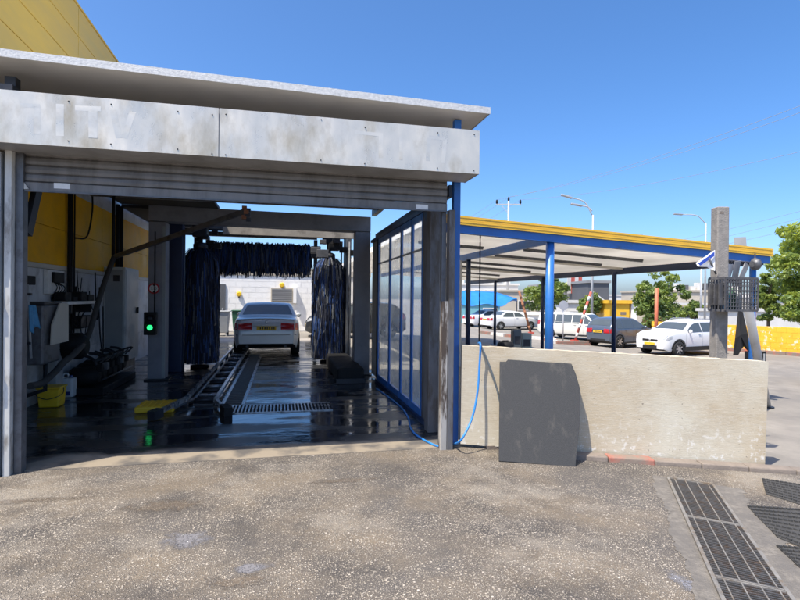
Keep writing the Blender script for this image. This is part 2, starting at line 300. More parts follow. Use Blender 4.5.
# ------------------------------------------------------------------ mesh helpers
class MB:
    def __init__(s): s.v = []; s.f = []; s.mi = []; s.sm = []
    def face(s, idx, mi=0, sm=False): s.f.append(tuple(idx)); s.mi.append(mi); s.sm.append(sm)
    def box(s, x0, x1, y0, y1, z0, z1, mi=0):
        b = len(s.v)
        s.v += [(x0, y0, z0), (x1, y0, z0), (x1, y1, z0), (x0, y1, z0), (x0, y0, z1), (x1, y0, z1), (x1, y1, z1), (x0, y1, z1)]
        for q in ((0, 3, 2, 1), (4, 5, 6, 7), (0, 1, 5, 4), (1, 2, 6, 5), (2, 3, 7, 6), (3, 0, 4, 7)): s.face([b + i for i in q], mi)
        return s
    def hexa(s, pts, mi=0):                     # 4 bottom + 4 top points
        b = len(s.v); s.v += [tuple(p) for p in pts]
        for q in ((0, 3, 2, 1), (4, 5, 6, 7), (0, 1, 5, 4), (1, 2, 6, 5), (2, 3, 7, 6), (3, 0, 4, 7)): s.face([b + i for i in q], mi)
        return s
    def bar(s, p, q, w, h, up=(0, 0, 1), mi=0): # box beam from p to q
        p = Vector(p); q = Vector(q); d = (q - p).normalized(); u = Vector(up); sd_ = d.cross(u)
        if sd_.length < 1e-4: sd_ = d.cross(Vector((1, 0, 0)))
        sd_.normalize(); u = sd_.cross(d).normalized(); a = sd_ * w / 2; c = u * h / 2
        return s.hexa([p - a - c, p + a - c, q + a - c, q - a - c, p - a + c, p + a + c, q + a + c, q - a + c], mi)
    def tube(s, path, rad, n=10, mi=0, cap=True):
        path = [Vector(p) for p in path]; rr = rad if isinstance(rad, (list, tuple)) else [rad] * len(path)
        b = len(s.v); prev = None
        for i, p in enumerate(path):
            d = (path[min(i + 1, len(path) - 1)] - path[max(i - 1, 0)]).normalized()
            if prev is None:
                u = d.cross(Vector((0, 0, 1)))
                if u.length < 1e-3: u = d.cross(Vector((1, 0, 0)))
            else: u = prev - d * prev.dot(d)
            u.normalize(); prev = u; v = d.cross(u)
            for k in range(n):
                a = 2 * math.pi * k / n; s.v.append(tuple(p + (u * math.cos(a) + v * math.sin(a)) * rr[i]))
        for i in range(len(path) - 1):
            for k in range(n):
                k2 = (k + 1) % n; s.face((b + i * n + k, b + i * n + k2, b + (i + 1) * n + k2, b + (i + 1) * n + k), mi, True)
        if cap:
            s.face([b + k for k in range(n)][::-1], mi); e = b + (len(path) - 1) * n; s.face([e + k for k in range(n)], mi)
        return s
    def prism(s, poly, ext, mi=0):              # polygon (3d points) extruded by a vector
        b = len(s.v); n = len(poly); e = Vector(ext); s.v += [tuple(Vector(p)) for p in poly] + [tuple(Vector(p) + e) for p in poly]
        s.face(range(b, b + n), mi); s.face([b + n + i for i in range(n)][::-1], mi)
        for i in range(n): j = (i + 1) % n; s.face((b + i, b + n + i, b + n + j, b + j), mi)
        return s
    def grid(s, fn, nu, nv, mi=0, sm=True):
        b = len(s.v)
        for i in range(nu + 1):
            for j in range(nv + 1): s.v.append(tuple(fn(i / nu, j / nv)))
        for i in range(nu):
            for j in range(nv): k = b + i * (nv + 1) + j; s.face((k, k + nv + 1, k + nv + 2, k + 1), mi, sm)
        return s
    def lathe(s, prof, n=20, axis='Z', org=(0, 0, 0), mi=0, cap=True):
        b = len(s.v); o = Vector(org)
        for r, h in prof:
            for k in range(n):
                a = 2 * math.pi * k / n; c, q = r * math.cos(a), r * math.sin(a)
                s.v.append(tuple(o + (Vector((c, q, h)) if axis == 'Z' else Vector((c, h, q)) if axis == 'Y' else Vector((h, c, q)))))
        for i in range(len(prof) - 1):
            for k in range(n): k2 = (k + 1) % n; s.face((b + i * n + k, b + i * n + k2, b + (i + 1) * n + k2, b + (i + 1) * n + k), mi, True)
        if cap: s.face([b + k for k in range(n)][::-1], mi); e = b + (len(prof) - 1) * n; s.face([e + k for k in range(n)], mi)
        return s
    def build(s, name, m, parent=None, bev=0, fix=True):
        me = bpy.data.meshes.new(name); me.from_pydata(s.v, [], s.f)
        for x in (m if isinstance(m, (list, tuple)) else [m]): me.materials.append(M[x])
        me.polygons.foreach_set('material_index', s.mi); me.polygons.foreach_set('use_smooth', s.sm)
        if fix:
            bm = bmesh.new(); bm.from_mesh(me); bmesh.ops.recalc_face_normals(bm, faces=bm.faces); bm.to_mesh(me); bm.free()
        me.update()
        o = bpy.data.objects.new(name, me); C.objects.link(o); o.parent = parent
        if bev:
            b = o.modifiers.new('bevel', 'BEVEL'); b.width = bev; b.segments = 2; b.limit_method = 'ANGLE'
        return o
def box(name, m, parent, x0, x1, y0, y1, z0, z1, bev=0): return MB().box(min(x0, x1), max(x0, x1), min(y0, y1), max(y0, y1), min(z0, z1), max(z0, z1)).build(name, m, parent, bev)
def tag(o, label, cat=None, group=None, kind=None):
    if label: o['label'] = label
    if cat: o['category'] = cat
    if group: o['group'] = group
    if kind: o['kind'] = kind
    return o
def empty(name, loc, label, cat, group=None, rz=0):
    o = bpy.data.objects.new(name, None); C.objects.link(o); o.location = loc; o.rotation_euler = (0, 0, rz); o.empty_display_size = .1
    return tag(o, label, cat, group)
def struct(o): o['kind'] = 'structure'; return o
def copy_tree(o, parent=None):
    c = o.copy(); C.objects.link(c); c.parent = parent
    for ch in list(o.children): copy_tree(ch, c)
    return c
def inst(src, name, parent, loc, rot=None):     # another object sharing mesh data
    o = src.copy(); o.name = name; C.objects.link(o); o.parent = parent; o.location = loc
    if rot is not None: o.rotation_euler = rot
    return o
def text_mesh(name, body, size, m, parent, loc, rot, align='CENTER'):
    cu = bpy.data.curves.new(name, 'FONT'); cu.body = body; cu.size = size; cu.align_x = align; cu.align_y = 'CENTER'; cu.extrude = .001
    to = bpy.data.objects.new(name + '_tmp', cu); C.objects.link(to)
    dg = bpy.context.evaluated_depsgraph_get(); me = bpy.data.meshes.new_from_object(to.evaluated_get(dg)); bpy.data.objects.remove(to)
    me.materials.clear(); me.materials.append(M[m])
    o = bpy.data.objects.new(name, me); C.objects.link(o); o.parent = parent; o.location = loc; o.rotation_euler = rot
    return o
def lerp(a, b, t): return a + (b - a) * t
def smooth_path(pts, n=6):
    P = [Vector(p) for p in pts]; out = []
    for i in range(len(P) - 1):
        p0 = P[max(i - 1, 0)]; p1 = P[i]; p2 = P[i + 1]; p3 = P[min(i + 2, len(P) - 1)]
        for k in range(n):
            t = k / n; out.append(.5 * ((2 * p1) + (p2 - p0) * t + (2 * p0 - 5 * p1 + 4 * p2 - p3) * t * t + (3 * p1 - p0 - 3 * p2 + p3) * t ** 3))
    out.append(P[-1]); return out

# =================================================================== SETTING
YF = 5.44
# ground: one sheet to the horizon
xs = [-900, -300, -100, -40, -15, -6, 0, 2, 4, 6, 8, 10, 12, 14, 17, 20, 30, 60, 150, 400, 900]; ys = [-300, -60, -15, -3, 3, 8, 14, 22, 32, 50, 90, 180, 400, 900]
mb = MB()
for x in xs:
    for y in ys: mb.v.append((x, y, g(x) - .012))
for i in range(len(xs) - 1):
    for j in range(len(ys) - 1): k = i * len(ys) + j; mb.face((k, k + len(ys), k + len(ys) + 1, k + 1))
struct(mb.build('ground', 'lot'))
# kerb line under the concrete slab, from the door post obliquely to the right
KA = Vector((1.98, 5.28)); KB = Vector((8.6, 3.52)); KD = (KB - KA).normalized(); KN = Vector((-KD.y, KD.x))
apron_edge = [(-14, 5.60), (-2.5, 5.58)] + [(-2.5 + 4.4 * i / 22, 5.58 + .02 * math.sin(i * 2.3) + .012 * math.sin(i * 5.1)) for i in range(1, 23)] + [(KA.x + KD.x * s_, KA.y + KD.y * s_ + KN.y * (.24 if s_ < .95 else 0)) for s_ in (0, .94, .96, 1.6, 2.4, 3.2, 4, 5, 6.85)]
ex = [p[0] for p in apron_edge]; mb = MB()
for (x, y) in apron_edge: mb.v += [(x, y, g(x) - .004), (x, -14, g(x) - .004)]
for i in range(len(ex) - 1): mb.face((2 * i, 2 * i + 1, 2 * i + 3, 2 * i + 2))
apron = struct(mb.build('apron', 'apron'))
# wash floor: concrete slab, dry at the threshold and wet behind
mb = MB(); mb.box(-3.6, 2.0, 5.50, 21, -.2, .001); struct(mb.build('wash_floor', 'wetfloor'))

# loose chips on the apron
mb = MB()
for i in range(1500):
    x = random.uniform(-3.4, 4.2); y = 5.5 - 3.4 * random.random() ** 1.3
    if x > 2 and y > KA.y + (x - KA.x) * KD.y / KD.x - .1: continue
    r = random.uniform(.0025, .0065); z = g(x) - .004; b = len(mb.v); a0 = random.random() * 6
    for k in range(5): a = a0 + k * 1.2566; mb.v.append((x + r * 1.3 * math.cos(a) * random.uniform(.7, 1.2), y + r * math.sin(a), z - .001))
    mb.v.append((x, y, z + r * random.uniform(.5, .9)))
    for k in range(5): mb.face((b + k, b + (k + 1) % 5, b + 5))
tag(mb.build('gravel_chips', 'pebble', fix=False), 'loose stone chips scattered over the worn asphalt apron', 'gravel', kind='stuff')

WX = -3.60
# =================================================================== CAR WASH HALL
hall = empty('car_wash_hall', (0, YF, 0), 'open fronted car wash hall with metal fascia, half rolled shutter and thin roof', 'car wash')
def H(name, m, x0, x1, y0, y1, z0, z1, bev=0, par=None):
    o = box(name, m, None, x0, x1, y0, y1, z0, z1, bev); o.parent = par or hall; o.matrix_parent_inverse = Matrix.Translation((0, -YF, 0)) ; return o
def adopt(o, par=None):
    o.parent = par or hall; o.matrix_parent_inverse = Matrix.Translation((0, -YF, 0)); return o
# posts of the front
H('front_post', 'white_paint', -2.455, -2.398, 5.38, 5.46, -.01, 2.95, .004)
sg = H('shutter_guide', 'steel', -2.392, -2.33, 5.44, 5.54, -.01, 2.95, .004)
for i in range(26): H('bolt_hole', 'black', -2.368, -2.352, 5.4385, 5.442, .15 + i * .1, .18 + i * .1, 0, sg)
H('front_post', 'rust_post', 1.70, 1.772, 5.42, 5.50, -.01, 1.62, .006)
H('front_post', 'worn_post', 1.776, 1.842, 5.415, 5.52, -.01, 2.62, .005)
H('shutter_guide', 'steel', 1.72, 1.772, 5.505, 5.58, -.01, 2.95, .004)
H('corner_post', 'blue_paint', 1.872, 1.952, 5.56, 5.64, -.01, 3.66, .006)
H('corner_post', 'dark_steel', -2.56, -2.47, 5.6, 5.7, -.01, 3.7)
# fascia box + two skin panels
FY = 5.09; XS = atY(219, 130, FY).x; XR = atY(479.5, 150, FY).x; FZ0, FZ1 = 2.945, 3.395
H('fascia_box', 'galv_dull', -3.6, XR - .004, FY + .012, 5.53, FZ0 + .004, FZ1 - .004)
FPN = []
def fascia_panel(x0, x1):
    nx, nz = 40, 8; ph = random.uniform(0, 9)
    def fn(u, v):
        x = lerp(x0, x1, u); z = lerp(FZ0, FZ1, v)
        e = min(u, 1 - u, .1) * 10 * min(v, 1 - v, .2) * 5
        return (x, FY + e * (.0024 * math.sin(x * 3.1 + ph) * math.sin(z * 5 + ph) + .0018 * math.sin(x * 7.3 + 2 * ph) + .0012 * math.sin(x * 13 + z * 17)), z)
    FPN.append((x0, x1, fn)); m_ = MB().grid(fn, nx, nz); m_.box(x0, x1, FY + .011, FY + .0118, FZ0, FZ1)
    return adopt(m_.build('fascia_panel', 'galv', fix=False))
pL = fascia_panel(-3.6, XS - .004); pR = fascia_panel(XS + .004, XR)
H('fascia_end', 'galv_dull', XR - .004, XR + .002, FY + .004, 5.53, FZ0, FZ1)
for p_, x0, x1 in ((pL, -2.4, XS - .06), (pR, XS + .06, XR - .06)):
    for k in range(7):
        x = lerp(x0, x1, k / 6 + random.uniform(-.05, .05)) if 0 < k < 6 else lerp(x0, x1, k / 6)
        if k in (1, 4): continue
        for z in (FZ0 + random.uniform(.02, .05), FZ1 - random.uniform(.02, .07)):
            s_ = MB().lathe([(.0065, -.004), (.0065, .002), (.003, .005)], 8, 'Y'); s_.v = [(a, -b, c) for a, b, c in s_.v]
            o = s_.build('screw', 'dark_steel'); o.location = (x, FY - .002, z); adopt(o, p_); o.matrix_parent_inverse = Matrix.Translation((0, -YF, 0)) if p_ is hall else Matrix.Identity(4)
# ghost of the letters that used to be fixed on the fascia
def stroke(px0, py0, px1, py1, wpx=5):
    a = atY(px0, py0, FY); b = atY(px1, py1, FY); d = (b - a).normalized(); n_ = Vector((-d.z, 0, d.x)) * (wpx * 2.3 / 520)
    x0, x1, fn = FPN[0] if a.x < XS else FPN[1]
    def sf(u, v):
        p = a.lerp(b, u) + n_ * (2 * v - 1); q = fn((p.x - x0) / (x1 - x0), (p.z - FZ0) / (FZ1 - FZ0)); return (q[0], q[1] - .0006, q[2])
    adopt(MB().grid(sf, 12, 3).build('letter_ghost', 'galv_ghost', None, fix=False))
for q in ((20, 105, 40, 106, 4), (37, 106, 37, 134, 6), (60, 104, 60, 136, 7), (75, 108, 101, 109, 5), (93, 110, 93, 138, 8), (113, 110, 119, 138, 6), (133, 111, 124, 138, 6), (355, 132, 383, 135, 4), (381, 134, 381, 158, 5), (401, 137, 401, 160, 4), (429, 137, 445, 139, 4), (445, 139, 443, 163, 5), (429, 138, 428, 161, 5)): stroke(*q)
# rolled shutter: slats and bottom rail
sh = adopt(MB().box(-2.385, 1.77, 5.50, 5.515, 2.75, 2.95).build('shutter', 'shutter')); sh['label'] = 'grey roller shutter rolled up under the fascia'
slat = MB()
prof = [(0, -.038), (-.010, -.03), (-.014, -.005), (-.010, .025), (-.002, .034), (0, .038), (.008, .038), (.008, -.038)]
slat.prism([(-2.38, y, z) for y, z in prof], (4.145, 0, 0)); sl0 = slat.build('slat', 'shutter'); sl0.location = (0, 5.49 - YF, 2.73); sl0.parent = sh; sl0.matrix_parent_inverse = Matrix.Identity(4)
sh.matrix_parent_inverse = Matrix.Translation((0, -YF, 0))
sl0.location = (0, 5.49, 2.735)
for k in range(3): inst(sl0, 'slat', sh, (0, 5.49, 2.735 + .078 * (k + 1)))
br = MB().box(-2.38, 1.765, 5.468, 5.506, 2.605, 2.692).build('bottom_rail', 'shutter', sh, .006)
MB().bar((-2.38, 5.462, 2.607), (1.765, 5.462, 2.607), .012, .012).build('rail_lip', 'steel', sh)
for px, py in ((62, 186), (422, 207)):
    p = atY(px, py, 5.466); MB().box(p.x - .068, p.x + .068, 5.4645, 5.4675, p.z - .026, p.z + .026).build('label_plate', 'label_white', sh)
p = atY(22, 184, 5.46); MB().prism([(p.x - .05, 5.455, p.z + .05), (p.x - .005, 5.455, p.z + .05), (p.x + .06, 5.455, p.z - .045), (p.x + .01, 5.455, p.z - .05)], (0, -.004, 0)).build('bracket', 'white_paint', sh)
# roof over the entrance
def roof_slab(name, y0, y1, x0, x1, zl, zr, th, m):
    return MB().hexa([(x0, y0, zl - th), (x1, y0, zr - th), (x1, y1, zr - th), (x0, y1, zl - th), (x0, y0, zl), (x1, y0, zr), (x1, y1, zr), (x0, y1, zl)]).build(name, m)
rf = adopt(roof_slab('roof', 5.31, 11.15, -3.58, 2.185, 3.847, 3.722, .055, 'roof_soffit'))
lip = roof_slab('roof_edge', 5.30, 5.3095, -3.58, 2.19, 3.854, 3.729, .07, 'roof_lip'); lip.parent = rf
rs = roof_slab('roof_edge', 5.31, 11.15, 2.1855, 2.191, 3.727, 3.727, .065, 'galv_dull'); rs.parent = rf
top = roof_slab('roof_sheet', 5.31, 11.14, -3.58, 2.18, 3.853, 3.728, .0055, 'white_wall'); top.parent = rf
dark_sheet = roof_slab('added_bounce_blocker', 6.3, 11.1, -3.56, 2.16, 3.783, 3.66, .012, 'roof_dark'); dark_sheet.parent = rf  # added unseen dark sheet under the roof, cuts light bounced inside the hall
for y in (6.4, 7.9, 9.4, 10.9): H('roof_beam', 'steel', -3.55, 1.96, y - .05, y + .05, 3.52, 3.658)
H('wall_plate', 'dark_steel', 1.86, 1.96, 5.65, 11.0, 3.40, 3.5195)
H('lamp_bracket', 'dark_steel', -2.46, -2.36, 5.30, 5.42, 3.41, 3.52)
# rear roof
adopt(roof_slab('roof', 11.16, 12.94, -3.58, -1.45, 3.78, 3.75, .06, 'roof_dark'))
rr = adopt(roof_slab('roof', 12.95, 16.6, -3.58, 2.0, 3.72, 3.66, .07, 'roof_dark'))
for x in (-2.5, 1.94):
    for y in (13.1, 16.4): H('post', 'dark_steel', x - .05, x + .05, y - .05, y + .05, -.01, 3.585)
H('roof_beam', 'tan_beam', -1.3, 1.86, 12.20, 12.32, 3.04, 3.24)
H('roof_beam', 'dark_steel', -2.45, 1.89, 16.35, 16.45, 3.49, 3.58)

# =================================================================== YELLOW CLAD BUILDING on the left
yb = empty('yellow_clad_building', (-6.5, 5.3, 0), 'taller building clad in golden yellow metal panels beside the wash hall', 'building')
def Yb(o): o.parent = yb; o.matrix_parent_inverse = Matrix.Translation((6.5, -5.3, 0)); return o
Yb(box('wall_core', 'wall_grey', None, -10, WX - .04, 5.45, 20.5, -.02, 6.8))
zs = [4.0, 4.68, 5.22, 5.74, 6.28, 6.81]
for i in range(5):
    for j, (y0, y1) in enumerate(((5.46, 10.4), (10.415, 15.5), (15.515, 20.5))):
        o = Yb(box('cladding_panel', 'gold', None, WX - .038, WX - .003, y0, y1, zs[i] + .008, zs[i + 1] - .008, .004))
Yb(box('roof_cap', 'gold', None, -10.05, WX + .01, 5.30, 20.55, 6.815, 6.85))
# interior face: yellow panels above, grey tiles below
ycols = [5.5] + [atX(px, 260, WX).y for px in (71, 102, 119, 147)] + [15.5, 17, 18.5, 20]
for i in range(len(ycols) - 1):
    for z0, z1 in ((2.13, 2.72), (2.728, 3.42)):
        Yb(box('yellow_panel', 'yellow_in', None, WX - .038, WX - .002, ycols[i] + .006, ycols[i + 1] - .006, z0, z1, .003))
    Yb(box('panel_trim', 'beige_panel', None, WX - .038, WX + .02, ycols[i] + .006, ycols[i + 1] - .006, 2.05, 2.125))
ty = 5.5
while ty < 16:
    for z0, z1 in ((.0, .68), (.686, 1.36), (1.366, 2.045)):
        Yb(box('wall_tile', 'wall_grey', None, WX - .038, WX - .006 + random.uniform(0, .003), ty + .004, ty + .996, z0, z1))
    ty += 1.0
# front strip beside the entrance
Yb(box('front_panel', 'cabinet', None, -10, -2.475, 5.36, 5.44, 0, 2.93))
Yb(box('front_panel', 'gold', None, -10, WX - .045, 5.40, 5.4495, 3.42, 6.81))
Yb(MB().bar(atY(27, 234, 5.62), atY(37.5, 188, 5.8), .05, .10).build('brace', 'dark_steel'))
for k, (z, c) in enumerate(((2.35, 'car_blue'), (2.0, 'win_dark'), (1.55, 'galv_dull'), (.9, 'win_dark'))):
    Yb(box('wall_fitting', c, None, -2.60, -2.492, 5.33, 5.3595, z - .1, z + .1, .01))

# =================================================================== PORTAL ARCH
po = empty('wash_portal', (-.35, 10.9, 0), 'grey steel wash portal arch standing across the hall', 'wash portal')
def sub(par, o): o.parent = par; o.matrix_parent_inverse = Matrix.Translation(par.location).inverted(); return o
pl = atY(148, 300, 10.9).x; pl2 = atY(165, 300, 10.9).x; pr = atY(355, 300, 10.9).x; pr2 = atY(370, 300, 10.9).x
c0 = sub(po, box('column', 'portal', None, pl, pl2, 10.9, 11.25, 0, 3.085, .01)); sub(po, box('column', 'portal', None, pr, pr2, 10.9, 11.25, 0, 3.04, .01))
sub(po, MB().hexa([(pl, 10.885, 3.10), (pr2, 10.885, 3.045), (pr2, 11.25, 3.045), (pl, 11.25, 3.10), (pl, 10.885, 3.40), (pr2, 10.885, 3.36), (pr2, 11.25, 3.36), (pl, 11.25, 3.40)]).build('beam', 'portal', None, .01))
sub(po, box('door_strip', 'cabinet', None, pl2 - .05, pl2 + .004, 10.895, 10.93, .05, 3.0)); sub(po, box('base_plate', 'dark_steel', None, pl - .05, pl2 + .08, 10.83, 11.3, .001, .03)); sub(po, box('base_plate', 'dark_steel', None, pr - .05, pr2 + .04, 10.83, 11.3, .001, .03))
# height limit sign
q = atY(154, 288.5, 10.87)
sg_ = empty('height_limit_sign', q, 'round red rimmed height limit sign on the portal column', 'sign')
o = MB().lathe([(.10, 0), (.105, .004), (.105, .012), (.10, .016)], 28, 'Y', (0, -.016, 0)).build('rim', 'red_sign', sg_)
MB().lathe([(.078, 0), (.078, .003)], 28, 'Y', (0, -.0195, 0)).build('disc', 'label_white', sg_)
for s_ in (1, -1): MB().prism([(-.026, -.0205, s_ * .078), (.026, -.0205, s_ * .078), (0, -.0205, s_ * .042)], (0, -.001, 0)).build('pointer', 'plate_text', sg_)
text_mesh('height_figures', '2.50', .062, 'plate_text', sg_, (0, -.0215, 0), (R(90), 0, 0))
# traffic light
q = atY(150.5, 323.5, 10.62)
tl = empty('traffic_light', q, 'small black signal box with one green lamp lit beside the portal', 'traffic light')
MB().box(-.11, .11, -.05, .07, -.215, .215).build('housing', 'black', tl, .012)
for z, m_ in ((.095, 'dark_steel'), (-.075, 'green_lamp')):
    MB().lathe([(.05, -.052), (.05, -.058), (.025, -.066)], 18, 'Y', (0, 0, z)).build('lens', m_, tl)
    MB().grid(lambda u, v: (.075 * math.cos(math.pi * u), -.05 - .09 * v * math.sin(math.pi * u) - .01 * v, z + .075 * math.sin(math.pi * u)), 12, 2).build('visor', 'black', tl)
MB().tube([(0, .07, 0), (0, .27, 0)], .02).build('mounting_arm', 'black', tl); MB().tube([(.05, .09, .2), (.05, .09, 1.75)], .012).build('conduit', 'black', tl)

# =================================================================== BRUSHES
def bristles_vertical(mb, R0, z0, z1, n, ln, wts):
    for i in range(n):
        a = random.random() * 6.283; z = random.uniform(z0, z1); r = R0 * random.uniform(.75, 1.05); d = ln * random.uniform(.7, 1.2); ww = random.uniform(.006, .012)
        ca, sa = math.cos(a), math.sin(a); tx, ty = -sa, ca; tw = random.uniform(-.5, .5); tx, ty = tx + ca * tw, ty + sa * tw
        pts = [(.05, z), (r * .6, z + .03), (r * .93, z - d * .25), (r, z - d * .65), (r * .97 + random.uniform(-.03, .03), z - d)]
        b = len(mb.v)
        for rr_, zz in pts:
            zz = max(zz, .12)
            mb.v += [(ca * rr_ + tx * ww, sa * rr_ + ty * ww, zz), (ca * rr_ - tx * ww, sa * rr_ - ty * ww, zz)]
        mi = random.choices((0, 1, 2), wts)[0]
        for k in range(4): mb.face((b + 2 * k, b + 2 * k + 1, b + 2 * k + 3, b + 2 * k + 2), mi)
def vertical_brush(px, Y, label, ztop, rad, wts):
    p = atY(px, 300, Y)
    e = empty('vertical_brush', (p.x, Y, 0), label, 'wash brush', 'vertical side brushes')
    MB().tube([(0, 0, .05), (0, 0, 3.05)], .055, 12).build('shaft', 'steel', e)
    MB().lathe([(.10, ztop - .02), (.16, ztop), (.16, ztop + .12), (.09, ztop + .16)], 18).build('hub', 'dark_steel', e)
    MB().box(-.16, .16, -.16, .16, 3.0, 3.3).build('motor', 'dark_steel', e, .02)
    MB().lathe([(.2, .003), (.2, .05), (.07, .06)], 18).build('foot', 'black', e)
    m_ = MB(); bristles_vertical(m_, rad, .5, ztop, 6800, .62, wts)
    return tag(m_.build('bristles', ['bristle_dark', 'bristle_blue', 'bristle_grey'], e, fix=False), None, kind='stuff')
vertical_brush(200, 12.75, 'dark navy side brush in the shaded corner by the blue machine panel', 2.72, .42, (8, 3, 1))
vertical_brush(328.5, 13.3, 'side brush with pale blue strands catching light by the hall posts', 2.62, .41, (6, 4, 3))
# top brush
p0 = atY(214, 250, 15.3); p1 = atY(310, 250, 15.3)
tb = empty('top_brush', ((p0.x + p1.x) / 2, 15.3, 0), 'horizontal roof brush with blue strands hanging above the silver car', 'wash brush')
hl = (p1.x - p0.x) / 2
MB().tube([(-hl - .15, 0, 2.95), (hl + .15, 0, 2.95)], .06, 12).build('shaft', 'steel', tb)
m_ = MB()
for i in range(3600):
    x = random.uniform(-hl, hl); a = random.uniform(0, 6.283); r = random.uniform(.24, .42); ww = random.uniform(.005, .012)
    cy, cz = math.cos(a), math.sin(a)
    pts = [(cy * .05, 2.95 + cz * .05), (cy * r * .6, 2.95 + cz * r * .55 + .02), (cy * r * .9, 2.95 + min(cz * r * .8, .22) - .1), (cy * r, 2.95 + min(cz, .1) * r * .6 - .32 - random.uniform(0, .25))]
    b = len(m_.v); mi = random.choices((0, 1, 2), (4, 5, 2))[0]; dx = random.uniform(-.03, .03)
    for k, (yy, zz) in enumerate(pts): m_.v += [(x - ww + dx * k, yy, zz), (x + ww + dx * k, yy, zz)]
    for k in range(3): m_.face((b + 2 * k, b + 2 * k + 1, b + 2 * k + 3, b + 2 * k + 2), mi)
tag(m_.build('bristles', ['bristle_dark', 'bristle_blue', 'bristle_grey'], tb, fix=False), None, kind='stuff')
for s_ in (-1, 1):
    MB().box(s_ * (hl + .16) - .05, s_ * (hl + .16) + .05, -.08, .08, .001, 3.3).build('carriage_post', 'dark_steel', tb)
    MB().box(s_ * (hl + .16) - .14, s_ * (hl + .16) + .14, -.16, .16, 2.78, 3.12).build('drive_box', 'dark_steel', tb, .02)
MB().box(-hl - .2, hl + .2, -.05, .05, 3.32, 3.42).build('cross_beam', 'steel', tb)
# gantry frame carrying side brushes
ga = empty('brush_gantry', (-.35, 12.9, 0), 'dark blue and steel gantry frame that carries the side brushes', 'gantry')
for (a, b, Y) in ((168, 182, 12.0), (346, 351, 13.0)):
    xa, xb = atY(a, 300, Y).x, atY(b, 300, Y).x; sub(ga, box('leg', 'navy' if a < 200 else 'steel', None, xa, xb, Y, Y + .3, .001, 3.2, .008))
for px, Y in ((184, 12.2), (341, 13.6), (354, 12.4), (349, 12.6)):
    x = atY(px, 300, Y).x; sub(ga, MB().tube([(x, Y, .002), (x, Y, 3.0)], .022, 8).build('guide_pipe', 'steel'))
xa = atY(166, 300, 12.75).x; xb = atY(352, 300, 12.75).x
sub(ga, box('cross_beam', 'steel', None, xa, xb, 12.62, 12.72, 3.21, 3.31)); sub(ga, box('cross_beam', 'dark_steel', None, xa, xb, 13.05, 13.15, 3.21, 3.29))
for i in range(9):
    x = lerp(.75, 1.75, random.random()); y = random.uniform(12.2, 13.5); z = random.uniform(2.55, 3.1); s_ = random.uniform(.05, .14)
    sub(ga, box('drive_part', random.choice(('dark_steel', 'steel', 'black', 'beige_panel')), None, x - s_, x + s_, y - s_, y + s_, z - s_ * .7, z + s_ * .7, .01))
for i in range(7):
    x = lerp(-2.3, -1.4, random.random()); y = random.uniform(12.2, 13.0); z = random.uniform(2.7, 3.15); s_ = random.uniform(.05, .14)
    sub(ga, box('drive_part', random.choice(('dark_steel', 'steel', 'black')), None, x - s_, x + s_, y - s_, y + s_, z - s_ * .7, z + s_ * .7, .01))
# plain low black box over a dark area of floor at the right foot
bh = empty('low_black_box', (1.4, 10.0, 0), 'low black box on the floor beside the glass doors', 'machine')
sub(bh, box('cover', 'black', None, 1.05, 1.56, 9.9, 12.6, .002, .30, .04)); sub(bh, box('lip', 'dark_steel', None, 1.02, 1.57, 9.86, 9.895, .002, .10, .01))

# =================================================================== CONVEYOR AND GRATES
cv = empty('conveyor', (-1.2, 7.5, 0), 'floor conveyor with two steel guide rails and cross rollers under the silver car', 'conveyor')
sub(cv, MB().bar((-1.62, 7.42, .085), (-1.375, 8.24, .12), .05, .06).bar((-1.375, 8.20, .12), (-1.40, 17.5, .12), .05, .06).build('guide_rail', 'conv_steel'))
sub(cv, MB().tube([(-1.50, 7.9, .05), (-1.31, 8.6, .05), (-1.31, 17.5, .05)], .025, 8).build('guide_rail', 'steel'))
sub(cv, MB().bar((-.74, 7.55, .07), (-.96, 8.25, .09), .05, .05).bar((-.96, 8.22, .09), (-.97, 17.5, .09), .05, .05).build('guide_rail', 'conv_steel'))
sub(cv, box('track_plate', 'dark_steel', None, -1.29, -1.0, 8.3, 17.5, .002, .02))
for k in range(22): sub(cv, MB().tube([(-1.29, 8.5 + .42 * k, .045), (-1.0, 8.5 + .42 * k, .045)], .03, 8).build('roller', 'conv_steel' if k % 2 else 'dark_steel'))
for k in range(8): sub(cv, MB().box(-1.43, -1.36, 8.3 + 1.2 * k, 8.38 + 1.2 * k, .001, .10).build('rail_foot', 'dark_steel'))
sub(cv, MB().bar((-1.66, 7.36, .07), (-1.58, 7.52, .08), .11, .12).build('end_shoe', 'dark_steel')); sub(cv, MB().bar((-.70, 7.47, .06), (-.79, 7.72, .07), .11, .12).build('end_shoe', 'black'))
